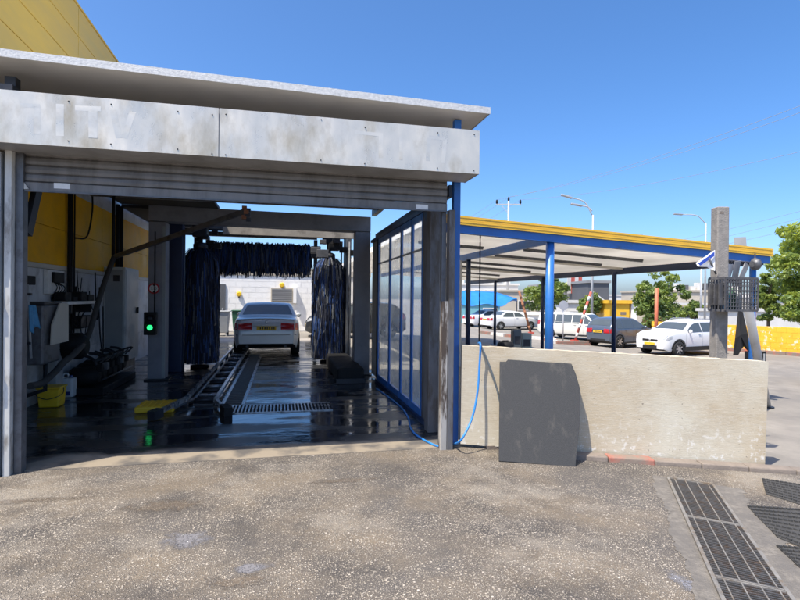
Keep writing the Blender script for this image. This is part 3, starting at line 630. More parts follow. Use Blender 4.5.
def floor_grate(name, label, x0, x1, y0, y1, along, pitch):
    e = empty(name, ((x0 + x1) / 2, (y0 + y1) / 2, .002), label, 'drain grate')
    hx, hy = (x1 - x0) / 2, (y1 - y0) / 2
    MB().box(-hx, hx, -hy, hy, 0, .003).build('trench', 'trench', e)
    for s_ in (-1, 1):
        if along == 'x': MB().box(-hx, hx, s_ * hy - .012, s_ * hy + .012, 0, .012).build('frame', 'conv_steel', e)
        else: MB().box(s_ * hx - .025, s_ * hx + .025, -hy, hy, 0, .012).build('frame', 'conv_steel', e)
    n = int((2 * hx if along == 'x' else 2 * hy) / pitch); b0 = None
    for k in range(n):
        if b0 is None:
            b0 = (MB().box(-.011, .011, -hy + .012, hy - .012, 0, .010) if along == 'x' else MB().box(-hx + .03, hx - .03, -.014, .014, 0, .009)).build('bar', 'conv_steel' if along == 'x' else 'grate', e); o = b0
        else: o = inst(b0, 'bar', e, (0, 0, 0))
        o.location = ((-hx + pitch * (k + .5), 0, .002) if along == 'x' else (0, -hy + pitch * (k + .5), .002))
floor_grate('floor_grate', 'narrow slotted drain grate across the wet wash floor', -.72, .74, 7.62, 8.16, 'x', .05)
floor_grate('channel_grate', 'long slatted channel grate running beside the conveyor', -.86, -.56, 8.2, 15.2, 'y', .10)

# =================================================================== LEFT WALL CLUTTER
def wfix(name, label, cat, px0, py0, px1, py1, dep):
    a = atX(px0, py0, WX + dep); b = atX(px1, py1, WX + dep); return empty(name, (WX, (a.y + b.y) / 2, min(a.z, b.z)), label, cat), a, b
def corner_box(px_m, px1, py_top, dep):         # box against the wall: near corner, far corner, top height
    c = atX(px_m, py_top, WX + dep); return c.y, atX(px1, py_top, WX + dep).y, c.z
e, a, b = wfix('wall_lamp', 'black floodlight box fixed on the grey tiled wall above the blue rag', 'lamp', 23, 275, 36, 285, .2)
sub(e, box('housing', 'black', None, WX, WX + .2, a.y, b.y, b.z, a.z, .01)); sub(e, MB().tube(smooth_path([(WX + .03, a.y + .05, b.z), (WX + .05, a.y + .03, b.z - .15), (WX + .02, a.y + .16, b.z - .45)]), .009).build('cable', 'black'))
q = atX(30, 290, WX + .35)
mop = empty('wall_pole', (WX + .25, q.y, .8), 'pale pole hung on the grey wall behind the entrance post', 'pole')
MB().tube([(.12, 0, 0), (.06, .02, .98)], .016).build('handle', 'galv_post', mop)
for z in (.2, .85): MB().box(-.25, .12, -.02, .02, z - .015, z + .015).build('hook', 'dark_steel', mop)
q = atX(32, 305, WX + .4)
rag = MB().grid(lambda u, v: (q.x + .02 * math.sin(9 * u) + .03 * v, q.y - .10 + (.06 + .22 * (.4 + .6 * v)) * u - .04 * v, q.z - .33 * v * (1 + .12 * math.sin(7 * u))), 16, 8).build('rag', 'cloth_blue', None, fix=False)
sm_ = rag.modifiers.new('s', 'SOLIDIFY'); sm_.thickness = .012; tag(rag, 'light blue rag hanging on the grey wall beside the pale pole', 'rag')
e, a, b = wfix('meter_box', 'small control box with coiled wires on the wall below the yellow panels', 'control box', 56, 272, 66, 282, .12)
sub(e, box('case', 'label_white', None, WX, WX + .06, a.y - .14, b.y + .08, b.z - .2, a.z + .03, .005)); sub(e, box('dial', 'black', None, WX + .061, WX + .10, a.y, b.y, b.z - .02, a.z, .004))
for k in range(4): sub(e, MB().tube(smooth_path([(WX + .08, a.y + .04 * k, b.z), (WX + .14, a.y + .1 * k, b.z - .1), (WX + .08, a.y - .05 + .1 * k, b.z - .25), (WX + .03, a.y + .1, b.z - .35 - .06 * k)]), .008, 6).build('wire', 'black'))
y0, y1, zt = corner_box(44, 61, 302, .5)
tk = empty('water_tank', (WX + .25, (y0 + y1) / 2, 0), 'dark grey square tank hung on the tiled wall', 'tank'); hy = (y1 - y0) / 2
MB().box(-.249, .25, -hy, hy, .70, zt - .04).build('body', 'steel', tk, .03); MB().box(-.249, .26, -hy - .01, hy + .01, zt - .039, zt).build('lid', 'dark_steel', tk, .01); MB().tube([(.1, hy * .6, .70), (.1, hy * .6, .3), (-.2, hy * .6, .2)], .03, 8).build('drain_pipe', 'dark_steel', tk)
XB = WX + .53
bd = MB().prism([atX(50, 345, XB), atX(67, 341, XB), atX(67, 304, XB), atX(59, 303, XB), atX(51, 325, XB)], (.02, 0, 0)).build('splash_board', 'beige_panel'); tag(bd, 'beige cut board leaning on the dark tank', 'board')
q0 = atX(68, 301.5, WX + .3); q1 = atX(100, 301.5, WX + .3)
e = empty('wall_shelf', (WX + .1, q0.y, q0.z), 'white shelf with black clutter under the yellow panels', 'shelf')
sub(e, box('board', 'label_white', None, WX, WX + .3, q0.y, q1.y, q0.z - .05, q0.z, .004))
for k in range(2): yy = lerp(q0.y, q1.y, .2 + .6 * k); sub(e, box('bracket', 'dark_steel', None, WX, WX + .25, yy - .012, yy + .012, q0.z - .2, q0.z - .052))
for k in range(4): yy = lerp(q0.y, q1.y, .08 + .23 * k); tag(box('tool_case', 'black', None, WX + .05, WX + .22, yy, yy + random.uniform(.14, .3), q0.z + .001, q0.z + random.uniform(.07, .2), .01), 'black tool case on the white wall shelf', 'case', 'black cases on the shelf')
e = empty('wall_pipes', (WX, 7.1, .6), 'black pipes and looping cables fixed up the yellow panel wall', 'pipe')
for px, r_ in ((69, .032), (74, .015), (71.8, .012)):
    q = atX(px, 300, WX + .05); sub(e, MB().tube([(WX + .05, q.y, .9), (WX + .05, q.y, 3.65)], r_, 8).build('pipe', 'black'))
q = atX(92, 200, WX + .06); q2 = atX(76, 238, WX + .06)
sub(e, MB().tube(smooth_path([(q.x, q.y, 3.65), (q.x, q.y + .02, q.z - .2), (q.x + .05, (q.y + q2.y) / 2, q2.z + .08), q2]), .016, 6).build('cable', 'black'))
q = atX(69, 312, WX + .1); sub(e, MB().tube(smooth_path([(WX + .05, q.y, q.z + .2), (WX + .12, q.y + .2, q.z - .25), (WX + .14, q.y + .6, q.z), (WX + .08, q.y + 1.2, q.z + .15)]), .014, 6).build('cable', 'black'))
for px in (117.5, 121): q = atX(px, 250, WX + .05); sub(e, MB().tube([(WX + .05, q.y, 2.0), (WX + .05, q.y, 3.65)], .045, 8).build('pipe', 'black'))
cbl = empty('cable_bunch', (WX, 9, 1), 'bunch of loose black cables hanging on the wall beside the cabinet', 'cables')
for k in range(11):
    pxa = random.uniform(62, 101); pya = random.uniform(262, 305); dx_ = random.uniform(4, 18); dy_ = random.uniform(18, 62); XC = WX + random.uniform(.04, .16)
    sub(cbl, MB().tube(smooth_path([atX(pxa, pya, XC), atX(pxa + dx_ * .2, pya + dy_ * .7, XC + .03), atX(pxa + dx_ * .55, pya + dy_, XC + .05), atX(min(pxa + dx_, 103), pya + dy_ * random.uniform(.2, .8), XC)], 5), random.uniform(.008, .016), 6).build('cable', 'black'))
# cabinet
y0 = atX(104, 300, WX + .01).y; x1 = atY(125, 300, y0).x; y1 = atX(138.5, 300, x1).y; z0 = atY(115, 362, y0).z; z1 = atY(115, 267, y0).z
cb = empty('switch_cabinet', (WX + .3, y0, z0), 'tall pale grey switch cabinet on the wall by the portal', 'cabinet')
sub(cb, box('case', 'cabinet_light', None, WX - .001, x1, y0, y1, z0, z1, .012)); sub(cb, box('door', 'cabinet', None, WX + .04, x1 - .04, y0 - .025, y0 - .0005, z0 + .05, z1 - .05, .006)); xm = x1 - .12
sub(cb, box('vent', 'dark_steel', None, xm - .1, xm, y0 - .03, y0 - .0255, z0 + .1, z0 + .22)); sub(cb, box('window', 'dark_steel', None, xm - .1, xm + .02, y0 - .03, y0 - .0255, z1 - .3, z1 - .17)); sub(cb, box('side_door', 'cabinet_light', None, x1 + .0005, x1 + .01, y0 + .05, y1 - .03, z0 + .04, z1 - .04, .004)); sub(cb, box('handle', 'black', None, x1 + .0105, x1 + .05, y1 - .2, y1 - .16, (z0 + z1) / 2, (z0 + z1) / 2 + .14))
sub(cb, box('plinth', 'dark_steel', None, WX + .03, x1 - .05, y0 + .05, y1 - .05, .002, z0 - .0005))
# pumps in front of the cabinet
ya = atX(76, 380, WX + .35).y; yb2 = atX(133, 380, WX + .7).y
pu = empty('pump_unit', (WX + .5, (ya + yb2) / 2, 0), 'black pump unit with pipes and valves standing below the cabinet', 'pump')
sub(pu, box('base', 'black', None, WX + .05, WX + .75, ya, yb2, .002, .12, .01)); npu = 6
for k in range(npu):
    y = lerp(ya + .25, yb2 - .25, k / (npu - 1)); h0 = .28 + .03 * (k % 3)
    sub(pu, MB().lathe([(.12, 0), (.16, .05), (.16, .36), (.10, .44)], 14, 'X', (WX + .18, y, h0)).build('motor', 'black')); sub(pu, MB().tube(smooth_path([(WX + .5, y + .12, .12), (WX + .52, y + .12, .5 + .05 * (k % 2)), (WX + .3, y + .2, .62)]), .024, 8).build('pipe', 'dark_steel'))
    sub(pu, box('valve', 'steel' if k % 3 == 1 else 'black', None, WX + .58, WX + .67, y - .06, y + .06, .36, .48, .01)); sub(pu, MB().tube(smooth_path([(WX + .62, y, .5), (WX + .72, y + .1, .62), (WX + .5, y + .3, .55), (WX + .4, y + .35, .3)]), .014, 6).build('hose', 'rubber'))
sub(pu, MB().tube([(WX + .62, ya + .1, .56), (WX + .62, yb2 - .1, .56)], .02, 8).build('manifold', 'dark_steel')); sub(pu, MB().tube([(WX + .71, ya + .1, .24), (WX + .71, yb2 - .1, .24)], .016, 8).build('manifold', 'dark_steel'))
# vacuum boom
XP = WX + .5; a = atX(114, 257, XP); tip = atY(246, 211, 8.2); mo = atX(74, 346, WX + .4)
bm_ = empty('vacuum_boom', (WX + .2, mo.y, .6), 'swinging vacuum boom with fat black hose reaching over the wash floor', 'vacuum boom')
sub(bm_, MB().lathe([(.15, 0), (.21, .05), (.21, .36), (.13, .44)], 18, 'X', (WX + .15, mo.y, mo.z)).build('motor', 'black')); sub(bm_, box('motor_bracket', 'dark_steel', None, WX, WX + .14, mo.y - .12, mo.y + .12, mo.z - .2, mo.z + .2))
hp = [a, atX(105, 281, XP), atX(97, 306, XP), atX(88, 336, XP), atX(76, 352, XP + .1), atX(64, 362, XP + .05), atX(54, 373, XP), atX(42, 383, XP), atX(30, 386, XP)]
sub(bm_, MB().tube(smooth_path(hp, 8), .045, 10).build('hose', 'rubber'))
sub(bm_, MB().bar(a, tip, .05, .085).build('arm', 'steel', None, .01)); sub(bm_, MB().tube([a + Vector((-.02, .02, .03)), (a.x - .02, a.y + .02, 3.66)], .03, 8).build('pivot', 'black'))
for k in range(6): o = sub(bm_, MB().box(-.035, .035, -.03, .03, -.03, .03).build('nozzle_part', 'dark_steel' if k % 2 else 'rusty')); o.location = tip + Vector((random.uniform(-.07, .07), random.uniform(-.05, .05), -.035 * k + .05))
e, a, b = wfix('socket_box', 'black socket box on the wall under the shelf', 'socket', 80, 316, 91, 327, .12); sub(e, box('case', 'black', None, WX, WX + .12, a.y, b.y, b.z, a.z, .01)); sub(e, box('flap', 'dark_steel', None, WX + .1205, WX + .135, a.y + .02, b.y - .02, b.z + .03, a.z - .02))
q0 = atY(45, 348, 8.85); q1 = atY(57, 348, 8.85)
gb = empty('grey_bin', ((q0.x + q1.x) / 2, 8.85, 0), 'light grey upright box behind the yellow bucket', 'box'); hx_ = (q1.x - q0.x) / 2; MB().box(-hx_, hx_, 0, .25, .002, q0.z - .03).build('body', 'cabinet', gb, .015); MB().box(-hx_ - .006, hx_ + .006, -.006, .256, q0.z - .0295, q0.z).build('lid', 'steel', gb, .01)
q = atZ(65, 398, 0)
jc = empty('jerrycan', (q.x, q.y + .1, 0), 'white plastic jerrycan behind the yellow bucket', 'jerrycan')
MB().box(-.11, .11, -.1, .1, .002, .31).build('body', 'jerry', jc, .03); MB().tube([(.05, 0, .30), (.05, 0, .35)], .03).build('cap', 'car_blue', jc); MB().tube(smooth_path([(-.07, 0, .30), (-.06, 0, .36), (0, 0, .37), (.02, 0, .31)]), .013).build('handle', 'jerry', jc); MB().box(-.07, .07, -.102, -.1005, .04, .10).build('print', 'car_blue', jc)
q = atZ(50, 407, 0)
bk = empty('bucket', (q.x, q.y + .06, 0), 'square yellow plastic bucket on the dark wash floor', 'bucket')
MB().hexa([(-.13, -.12, .002), (.13, -.12, .002), (.13, .12, .002), (-.13, .12, .002), (-.15, -.14, .27), (.15, -.14, .27), (.15, .14, .27), (-.15, .14, .27)]).build('body', 'yellow_plastic', bk, .02)
MB().box(-.158, .158, -.148, .148, .271, .30).build('rim', 'yellow_plastic', bk, .008); MB().tube(smooth_path([(-.155, 0, .28), (-.17, -.1, .19), (0, -.16, .13), (.17, -.1, .19), (.155, 0, .28)]), .006, 6).build('handle', 'dark_steel', bk)
A = atZ(134, 414, .0); B = atZ(172, 414, .0)
ys_ = empty('yellow_platform', (A.x, A.y, 0), 'low yellow plastic platform at the start of the conveyor', 'platform')
wd = B.x - A.x; MB().box(0, wd, 0, .50, .002, .09).build('body', 'yellow_plastic', ys_, .02)
for k in range(6): MB().box(.03 + wd / 6.3 * k, .03 + wd / 6.3 * k + wd / 12, .03, .47, .0905, .098).build('tread', 'yellow_plastic', ys_)
# =================================================================== GLASS DOORS on the right
gd = empty('folding_glass_doors', (1.85, 8.2, 0), 'tall blue framed glass door panels along the right side of the hall', 'glass doors')
ye = [atX(px, 300, 1.85).y for px in (382, 394, 408.5, 421.5)]; ye = [10.05, 8.95, 8.05, 7.35, 6.75]
tops = lambda y: 2.80
for i in range(4):
    y1, y0 = ye[i], ye[i + 1]; e = MB().box(1.836, 1.864, y0 + .005, y0 + .05, .06, 2.80).box(1.836, 1.864, y1 - .05, y1 - .005, .06, 2.80).box(1.832, 1.868, y0 + .05, y1 - .05, .06, .16).box(1.832, 1.868, y0 + .05, y1 - .05, 2.71, 2.80)
    f_ = sub(gd, e.build('door_frame', 'blue_paint')); pn = MB().grid(lambda u, v: (1.85, lerp(y0 + .05, y1 - .05, u), lerp(.16, 2.71, v)), 1, 1).build('pane', 'door_glass', f_, fix=False)
    h_ = box('cross_rail', 'galv_post', None, 1.842, 1.858, y0 + .051, y1 - .051, 2.30, 2.33); h_.parent = f_
sub(gd, box('threshold_rail', 'navy', None, 1.80, 1.89, 6.3, 10.1, .002, .06)); sub(gd, box('head_rail', 'navy', None, 1.82, 1.88, 6.3, 10.85, 2.803, 2.86))
sub(gd, box('end_post', 'worn_post', None, 1.76, 1.90, 6.12, 6.30, .002, 3.0, .006)); sub(gd, MB().tube([(1.86, 5.98, .05), (1.86, 5.98, 3.3)], .017, 8).build('drain_pipe', 'white_paint'))
sub(gd, box('end_panel', 'worn_post', None, 1.84, 1.87, 6.305, 6.74, .06, 2.80)); sub(gd, MB().prism([(1.825, 6.72, 2.80), (1.825, 6.3, 2.80), (1.825, 6.3, 2.45)], (.01, 0, 0)).build('gusset', 'dark_steel'))
sub(gd, box('end_panel', 'beige_panel', None, 1.86, 1.89, 10.2, 10.85, .06, 2.80)); sub(gd, box('jamb', 'black', None, 1.83, 1.89, 10.06, 10.16, .06, 2.80))
sub(gd, MB().bar((1.95, 5.9, 2.93), (1.95, 10.9, 2.93), .05, .14).build('side_beam', 'dark_steel'))
# chair seen through the glass
ch = empty('plastic_chair', (2.9, 9.9, g(2.9)), 'grey plastic chair standing behind the blue glass doors', 'chair', rz=R(70))
MB().box(-.23, .23, -.22, .22, .42, .45).build('seat', 'steel', ch, .01); MB().box(-.22, .22, .20, .23, .55, .88).build('backrest', 'steel', ch, .01)
for x in (-.2, .2):
    for y in (-.19, .21): MB().tube([(x, y, 0), (x, y, .42 if y < 0 else .86)], .014, 6).build('leg', 'dark_steel', ch)

# =================================================================== CAR BUILDER
def interp(pts, x):
    if x <= pts[0][0]: return pts[0][1]
    for i in range(len(pts) - 1):
        if x <= pts[i + 1][0]:
            x0, y0 = pts[i]; x1, y1 = pts[i + 1]; t = (x - x0) / max(x1 - x0, 1e-6)
            m0 = (y1 - pts[max(i - 1, 0)][1]) / max(x1 - pts[max(i - 1, 0)][0], 1e-6); j = min(i + 2, len(pts) - 1); m1 = (pts[j][1] - y0) / max(pts[j][0] - x0, 1e-6)
            s_ = (y1 - y0) / max(x1 - x0, 1e-6)
            m0 = 0 if m0 * s_ <= 0 else max(min(m0, 3 * s_), -3 * abs(s_)) if s_ > 0 else min(max(m0, 3 * s_), 0); m1 = 0 if m1 * s_ <= 0 else (min(m1, 3 * s_) if s_ > 0 else max(m1, 3 * s_))
            h = x1 - x0; t2, t3 = t * t, t ** 3
            return (2 * t3 - 3 * t2 + 1) * y0 + (t3 - 2 * t2 + t) * h * m0 + (-2 * t3 + 3 * t2) * y1 + (t3 - t2) * h * m1
    return pts[-1][1]
PROF = {
 'sedan': dict(top=[(0, .42), (.004, .52), (.012, .64), (.022, .705), (.17, .735), (.215, .755), (.335, .965), (.42, 1.0), (.52, .99), (.60, .93), (.745, .69), (.90, .615), (.965, .54), (.992, .43), (1, .33)], rw=(.225, .325), ws=(.608, .735), dlo=(.245, .70), pil=(.475,), belt=.685, ax=(.205, .80)),
 'hatch': dict(top=[(0, .40), (.006, .58), (.02, .69), (.09, .90), (.14, .965), (.36, 1.0), (.50, .975), (.585, .90), (.735, .68), (.9, .60), (.968, .52), (.993, .42), (1, .3)], rw=(.03, .095), ws=(.595, .725), dlo=(.12, .69), pil=(.24, .45), belt=.64, ax=(.17, .82)),
 'suv': dict(top=[(0, .42), (.006, .60), (.025, .72), (.10, .92), (.16, .97), (.38, 1), (.50, .98), (.585, .92), (.725, .715), (.9, .655), (.968, .57), (.993, .45), (1, .33)], rw=(.035, .10), ws=(.595, .715), dlo=(.13, .68), pil=(.24, .45), belt=.66, ax=(.18, .815)),
 'van': dict(top=[(0, .4), (.006, .7), (.02, .92), (.06, .98), (.36, 1), (.62, .985), (.69, .945), (.83, .66), (.94, .57), (.985, .45), (1, .3)], rw=(.009, .019), ws=(.70, .82), dlo=(.05, .79), pil=(.28, .52, .68), belt=.60, ax=(.19, .81)),
}
def make_car(name, label, loc, heading, L, W, Ht, kind, paint, cladding=False, group=None, hub='alloy', mirrors=True, plate=True):
    P = PROF[kind]; e = empty(name, loc, label, 'car' if kind != 'van' else 'van', group, rz=heading)
    top = lambda f: interp(P['top'], f) * Ht
    rw_ = .215 * Ht; ax = [(a - .5) * L for a in P['ax']]; Ra = rw_ + .045
    X = lambda f: (f - .5) * L
    plan = lambda f: 1 - .10 * abs(2 * f - 1) ** 5 - .10 * max(0, abs(2 * f - 1) - .93) / .07
    sidep = [(.15, .93), (.30, .985), (.45, 1.0), (.62, .985), (.68, .955), (1.0, .72)]
    hw = lambda f, z: W / 2 * plan(f) * interp(sidep, z / Ht)
    fs = sorted(set([0, .003, .008, .015, .025, .985, .992, .997, 1] + [i / 44 for i in range(45)] + [a + s * Ra / L for a in P['ax'] for s in (-1.0, -.985, -.9, -.7, -.4, 0, .4, .7, .9, .985, 1.0)]))
    fs = [f for f in fs if 0 <= f <= 1]
    def bot(f):
        zb = .15 * Ht + (.10 * Ht * max(0, (.05 - f) / .05) if f < .05 else .06 * Ht * max(0, (f - .95) / .05))
        for a in ax:
            d = abs(X(f) - a)
            if d < Ra: zb = max(zb, rw_ + math.sqrt(max(Ra * Ra - d * d, 0)) * .98)
        return zb
    mb = MB(); n = 0; rings = []
    for f in fs:
        zt = top(f); zb = min(bot(f), zt - .05); r = min(.075, (zt - zb) * .35); sec = []
        for k in range(9): z = lerp(zb, zt - r, k / 8); sec.append((hw(f, z), z))
        w1 = hw(f, zt - r)
        for k in range(1, 5): a = math.pi / 2 * k / 4; sec.append((w1 - r * 1.3 * (1 - math.cos(a)), zt - r + r * math.sin(a)))
        wt = w1 - r * 1.3
        for k in range(1, 5): sec.append((wt * (1 - k / 4), zt + .025 * (1 - (1 - k / 4) ** 2)))
        ring = [(-y, z) for y, z in sec] + [(y, z) for y, z in sec[-2::-1]]
        rings.append(len(mb.v)); n = len(ring); mb.v += [(X(f), y, z) for y, z in ring]
    for i in range(len(fs) - 1):
        for k in range(n - 1): mb.face((rings[i] + k, rings[i] + k + 1, rings[i + 1] + k + 1, rings[i + 1] + k), 0, True)
        mb.face((rings[i], rings[i + 1], rings[i + 1] + n - 1, rings[i] + n - 1), 1)
    mb.face(range(rings[0], rings[0] + n)); mb.face(range(rings[-1], rings[-1] + n))
    mb.build('body', [paint, 'car_trim'], e)
    def side_patch(nm, m_, f0, f1, zlo, zhi, s, off=.004, nu=10, nv=4, par=e):
        return MB().grid(lambda u, v: (lambda f: (lambda z: (X(f), s * (hw(f, z) + off), z))(lerp(zlo(f), zhi(f), v)))(lerp(f0, f1, u)), nu, nv).build(nm, m_, par, fix=False)
    bz = P['belt'] * Ht
    for s in (1, -1):
        cuts = [P['dlo'][0]] + list(P['pil']) + [P['dlo'][1]]
        for a, b in zip(cuts[:-1], cuts[1:]):
            side_patch('side_window', 'car_glass', a + .006, b - .006, lambda f: bz + .01, lambda f: max(bz + .015, min(top(f) - .085, .93 * Ht)), s, .005)
        for c in [.245 if kind == 'sedan' else .2] + list(P['pil'])[-1:] + [P['dlo'][1] + .03]:
            side_patch('door_seam', 'seam', c - .0008, c + .0008, lambda f: .22 * Ht, lambda f: bz, s, .003, 1, 6)
        for c in P['pil'][-2:]:
            z = bz - .07; f = c + .03; MB().box(X(f), X(f) + .16, s * (hw(f, z) + .002), s * (hw(f, z) + .028), z - .014, z + .014).build('door_handle', paint, e, .005)
        side_patch('sill', 'car_trim', P['ax'][0] + Ra / L, P['ax'][1] - Ra / L, lambda f: .152 * Ht, lambda f: (.27 if cladding else .20) * Ht, s, .006)
        if cladding:
            for a in ax: MB().grid(lambda u, v: (lambda t_, r_: (a + r_ * math.cos(t_), s * (hw(.5 + (a + r_ * math.cos(t_)) / L, rw_ + r_ * math.sin(t_)) + .009), rw_ + r_ * math.sin(t_)))(math.pi * u, Ra - .005 + .06 * v), 20, 1).build('arch_trim', 'car_trim', e, fix=False)
            MB().tube(smooth_path([(X(.14), s * W * .33, top(.14) + .02), (X(.2), s * W * .33, top(.2) + .05), (X(.45), s * W * .33, top(.45) + .05), (X(.52), s * W * .33, top(.52) + .01)]), .018, 8).build('roof_rail', 'alloy', e)
        if mirrors:
            f = P['dlo'][1] - .015; y = s * (hw(f, bz) + .09); MB().lathe([(.03, -.05), (.075, -.02), (.085, .02), (.04, .05)], 12, 'X', (X(f), y, bz + .05)).build('mirror', paint, e)
        # lamps
        zl = (.50, .64) if kind in ('sedan', 'hatch') else (.52, .70)
        MB().grid(lambda u, v: (lambda z: (lambda f: (X(f) - .024, s * lerp(.50, .97, u) * hw(max(f, .01), z), z))(next((q_ / 400 for q_ in range(400) if top(q_ / 400) >= z + .02), .02)))(lerp(zl[0] * Ht, zl[1] * Ht - .02 * u, v)), 6, 6).build('tail_lamp', 'lamp_red', e, fix=False)
        side_patch('tail_lamp_side', 'lamp_red', .004, .05, lambda f: (zl[0] + .3 * f) * Ht, lambda f: min(zl[1] * Ht, top(f) - .06), s, .006)
        side_patch('head_lamp', 'lamp_clear', .915, .985, lambda f: .455 * Ht + (1 - f) * .9, lambda f: min(top(f) - .03, .56 * Ht + (1 - f) * .35), s, .006)
        MB().grid(lambda u, v: (lambda f: (X(f) + .004, s * lerp(.55, .97, u) * hw(f, .5 * Ht), top(f) + .004))(lerp(.955, .99, v)), 5, 5).build('head_lamp', 'lamp_clear', e, fix=False)
        for a in ax:
            wy = s * (W / 2 - .10); wb = empty_part('wheel', e, (a, wy, rw_))
            MB().lathe([(rw_ * .62, -.1), (rw_ * .93, -.105), (rw_, -.08), (rw_, .08), (rw_ * .93, .105), (rw_ * .62, .10)], 28, 'Y', cap=False).build('tyre', 'tyre', wb)
            mm = MB().lathe([(rw_ * .64, s * .07), (rw_ * .64, s * .085), (rw_ * .58, s * .06), (rw_ * .15, s * .05)], 24, 'Y', mi=0)
            for k in range(7):
                t_ = k * 6.2832 / 7; mm.bar((0, s * .085, 0), (math.cos(t_) * rw_ * .60, s * .088, math.sin(t_) * rw_ * .60), .02, rw_ * .16, (0, 1, 0) if False else (-math.sin(t_), 0, math.cos(t_)), mi=1)
            mm.build('rim', ['car_trim', hub], wb)
    # glass front and rear
    def top_patch(nm, f0, f1, inset, m_='car_glass', off=.006):
        def fn(u, v):
            f = lerp(f0, f1, u); zt = top(f); y = (hw(f, zt - .07) - inset) * (2 * v - 1); k = abs(2 * v - 1); return (X(f) + (-.006 if f0 < .3 else .006), y, zt + .025 * (1 - k * k) + off)
        return MB().grid(fn, 10, 8).build(nm, m_, e, fix=False)
    top_patch('rear_window', P['rw'][0], P['rw'][1], .13); top_patch('windscreen', P['ws'][0], P['ws'][1], .12)
    # bumpers, plates, grille
    if kind != 'sedan': MB().grid(lambda u, v: (X(0) - .012 + .05 * abs(2 * u - 1) ** 4, (2 * u - 1) * hw(.01, .3 * Ht) * .96, lerp(.24 * Ht, .30 * Ht, v)), 10, 2).build('bumper_trim', 'car_trim', e, fix=False)
    MB().grid(lambda u, v: (X(1) + .010 - .06 * abs(2 * u - 1) ** 4, (2 * u - 1) * hw(.99, .3 * Ht) * .80, lerp(.20 * Ht, .30 * Ht, v)), 10, 2).build('bumper_grille', 'car_trim', e, fix=False)
    ft = next(q_ / 400 for q_ in range(400, 0, -1) if top(q_ / 400) > .44 * Ht)
    MB().box(X(ft) + .0, X(ft) + .03, -.38, .38, .41 * Ht, .47 * Ht).build('grille', 'car_trim', e, .01); MB().lathe([(.05, 0), (.05, .012), (.03, .016)], 14, 'X', (X(ft) + .03, 0, .44 * Ht)).build('badge', 'alloy', e)
    if plate:
        pz = .54 * Ht if kind in ('sedan', 'hatch', 'suv') else .45 * Ht; fr_ = next(q_ / 400 for q_ in range(400) if top(q_ / 400) >= pz + .02)
        pb = MB().box(X(fr_) - .045, X(fr_) - .012, -.26, .26, pz - .055, pz + .055).build('number_plate', 'plate_yellow', e)
        for k in range(7): MB().box(X(fr_) - .0465, X(fr_) - .0455, -.20 + .06 * k - .017, -.20 + .06 * k + .017, pz - .03, pz + .03).build('digit', 'plate_text', pb)
        MB().box(X(1) + .012, X(1) + .03, -.26, .26, .31 * Ht, .38 * Ht).build('number_plate', 'plate_yellow', e)
        MB().box(X(fr_) - .05, X(fr_) - .005, -.34, .34, pz + .066, pz + .086).build('boot_handle', 'alloy' if kind == 'sedan' else paint, e, .006)
    return e
def empty_part(name, par, loc):
    o = bpy.data.objects.new(name, None); C.objects.link(o); o.parent = par; o.location = loc; o.empty_display_size = .05; return o
def ground_at(px, D): d = ray(px, 300); p = CP + d * D; return Vector((p.x, p.y, g(p.x)))
cr_ = CR @ Vector((1, 0, 0)); cf_ = CR @ Vector((0, 0, -1))
def head(right, fwd): v = cr_ * right + cf_ * fwd; return math.atan2(v.y, v.x)

# silver saloon in the wash
xr_ = atY(266.5, 330, 14.6).x
make_car('silver_saloon', 'silver saloon car seen from behind on the wash conveyor', (xr_, 14.6 + 2.41, 0), R(90), 4.82, 1.82, 1.46, 'sedan', 'car_silver')
sal = bpy.data.objects['silver_saloon']; X0 = -2.41
MB().grid(lambda u, v: (X0 - .02 + .06 * abs(2 * u - 1) ** 5, (2 * u - 1) * .80, .60 + .012 * v), 12, 1).build('bumper_seam', 'seam', sal, fix=False)
MB().lathe([(.045, 0), (.045, -.01), (.03, -.014)], 16, 'X', (X0 + .06, 0, .955)).build('badge', 'alloy', sal)
for s_ in (-1, 1): MB().tube([(X0 + .02, s_ * .50, .30), (X0 - .04, s_ * .50, .30)], .04, 10).build('exhaust', 'dark_steel', sal)
# cars outside
make_car('white_crossover', 'white compact crossover with grey lower cladding parked behind the concrete pole', ground_at(682, 23.6), head(-.90, -.43), 4.16, 1.74, 1.56, 'suv', 'car_white', True)
make_car('blue_grey_hatchback', 'blue grey hatchback with its rear turned this way beside the white crossover', ground_at(622, 27.2), head(.86, .52), 3.80, 1.67, 1.53, 'hatch', 'car_bluegrey')
make_car('white_van', 'cream white passenger van parked beyond the leaning red pole', ground_at(577, 31.8), head(.72, -.70), 4.5, 1.78, 1.62, 'van', 'car_van')
make_car('white_saloon', 'white saloon parked side on by the white low wall', ground_at(510, 41.5), head(.93, .36), 4.6, 1.78, 1.47, 'sedan', 'car_white', group=None)
make_car('white_saloon', 'white saloon half hidden behind another white saloon under the blue tarp', ground_at(490, 44.5), head(.90, .42), 4.6, 1.78, 1.47, 'sedan', 'car_white')
make_car('dark_hatchback', 'dark hatchback parked across the far end of the wash hall', (3.1, 22.3, g(3.1)), R(176), 4.2, 1.76, 1.5, 'suv', 'car_dark')
make_car('blue_hatchback', 'dark blue car just entering the view beside the yellow wall', ground_at(858, 14.2), head(.75, .65), 3.9, 1.7, 1.5, 'hatch', 'car_blue')

# =================================================================== WHITE BUILDING behind the hall
wb = empty('white_block_building', (-3, 25.5, 0), 'low white painted block building beyond the far end of the hall', 'building')
def Wb(o): return sub(wb, o)
Wb(box('wall', 'white_wall', None, -16, 4.2, 25.5, 31, -.05, 2.65))
Wb(box('roof', 'far_tan', None, -16.1, 4.3, 25.44, 31.3, 2.655, 3.02))
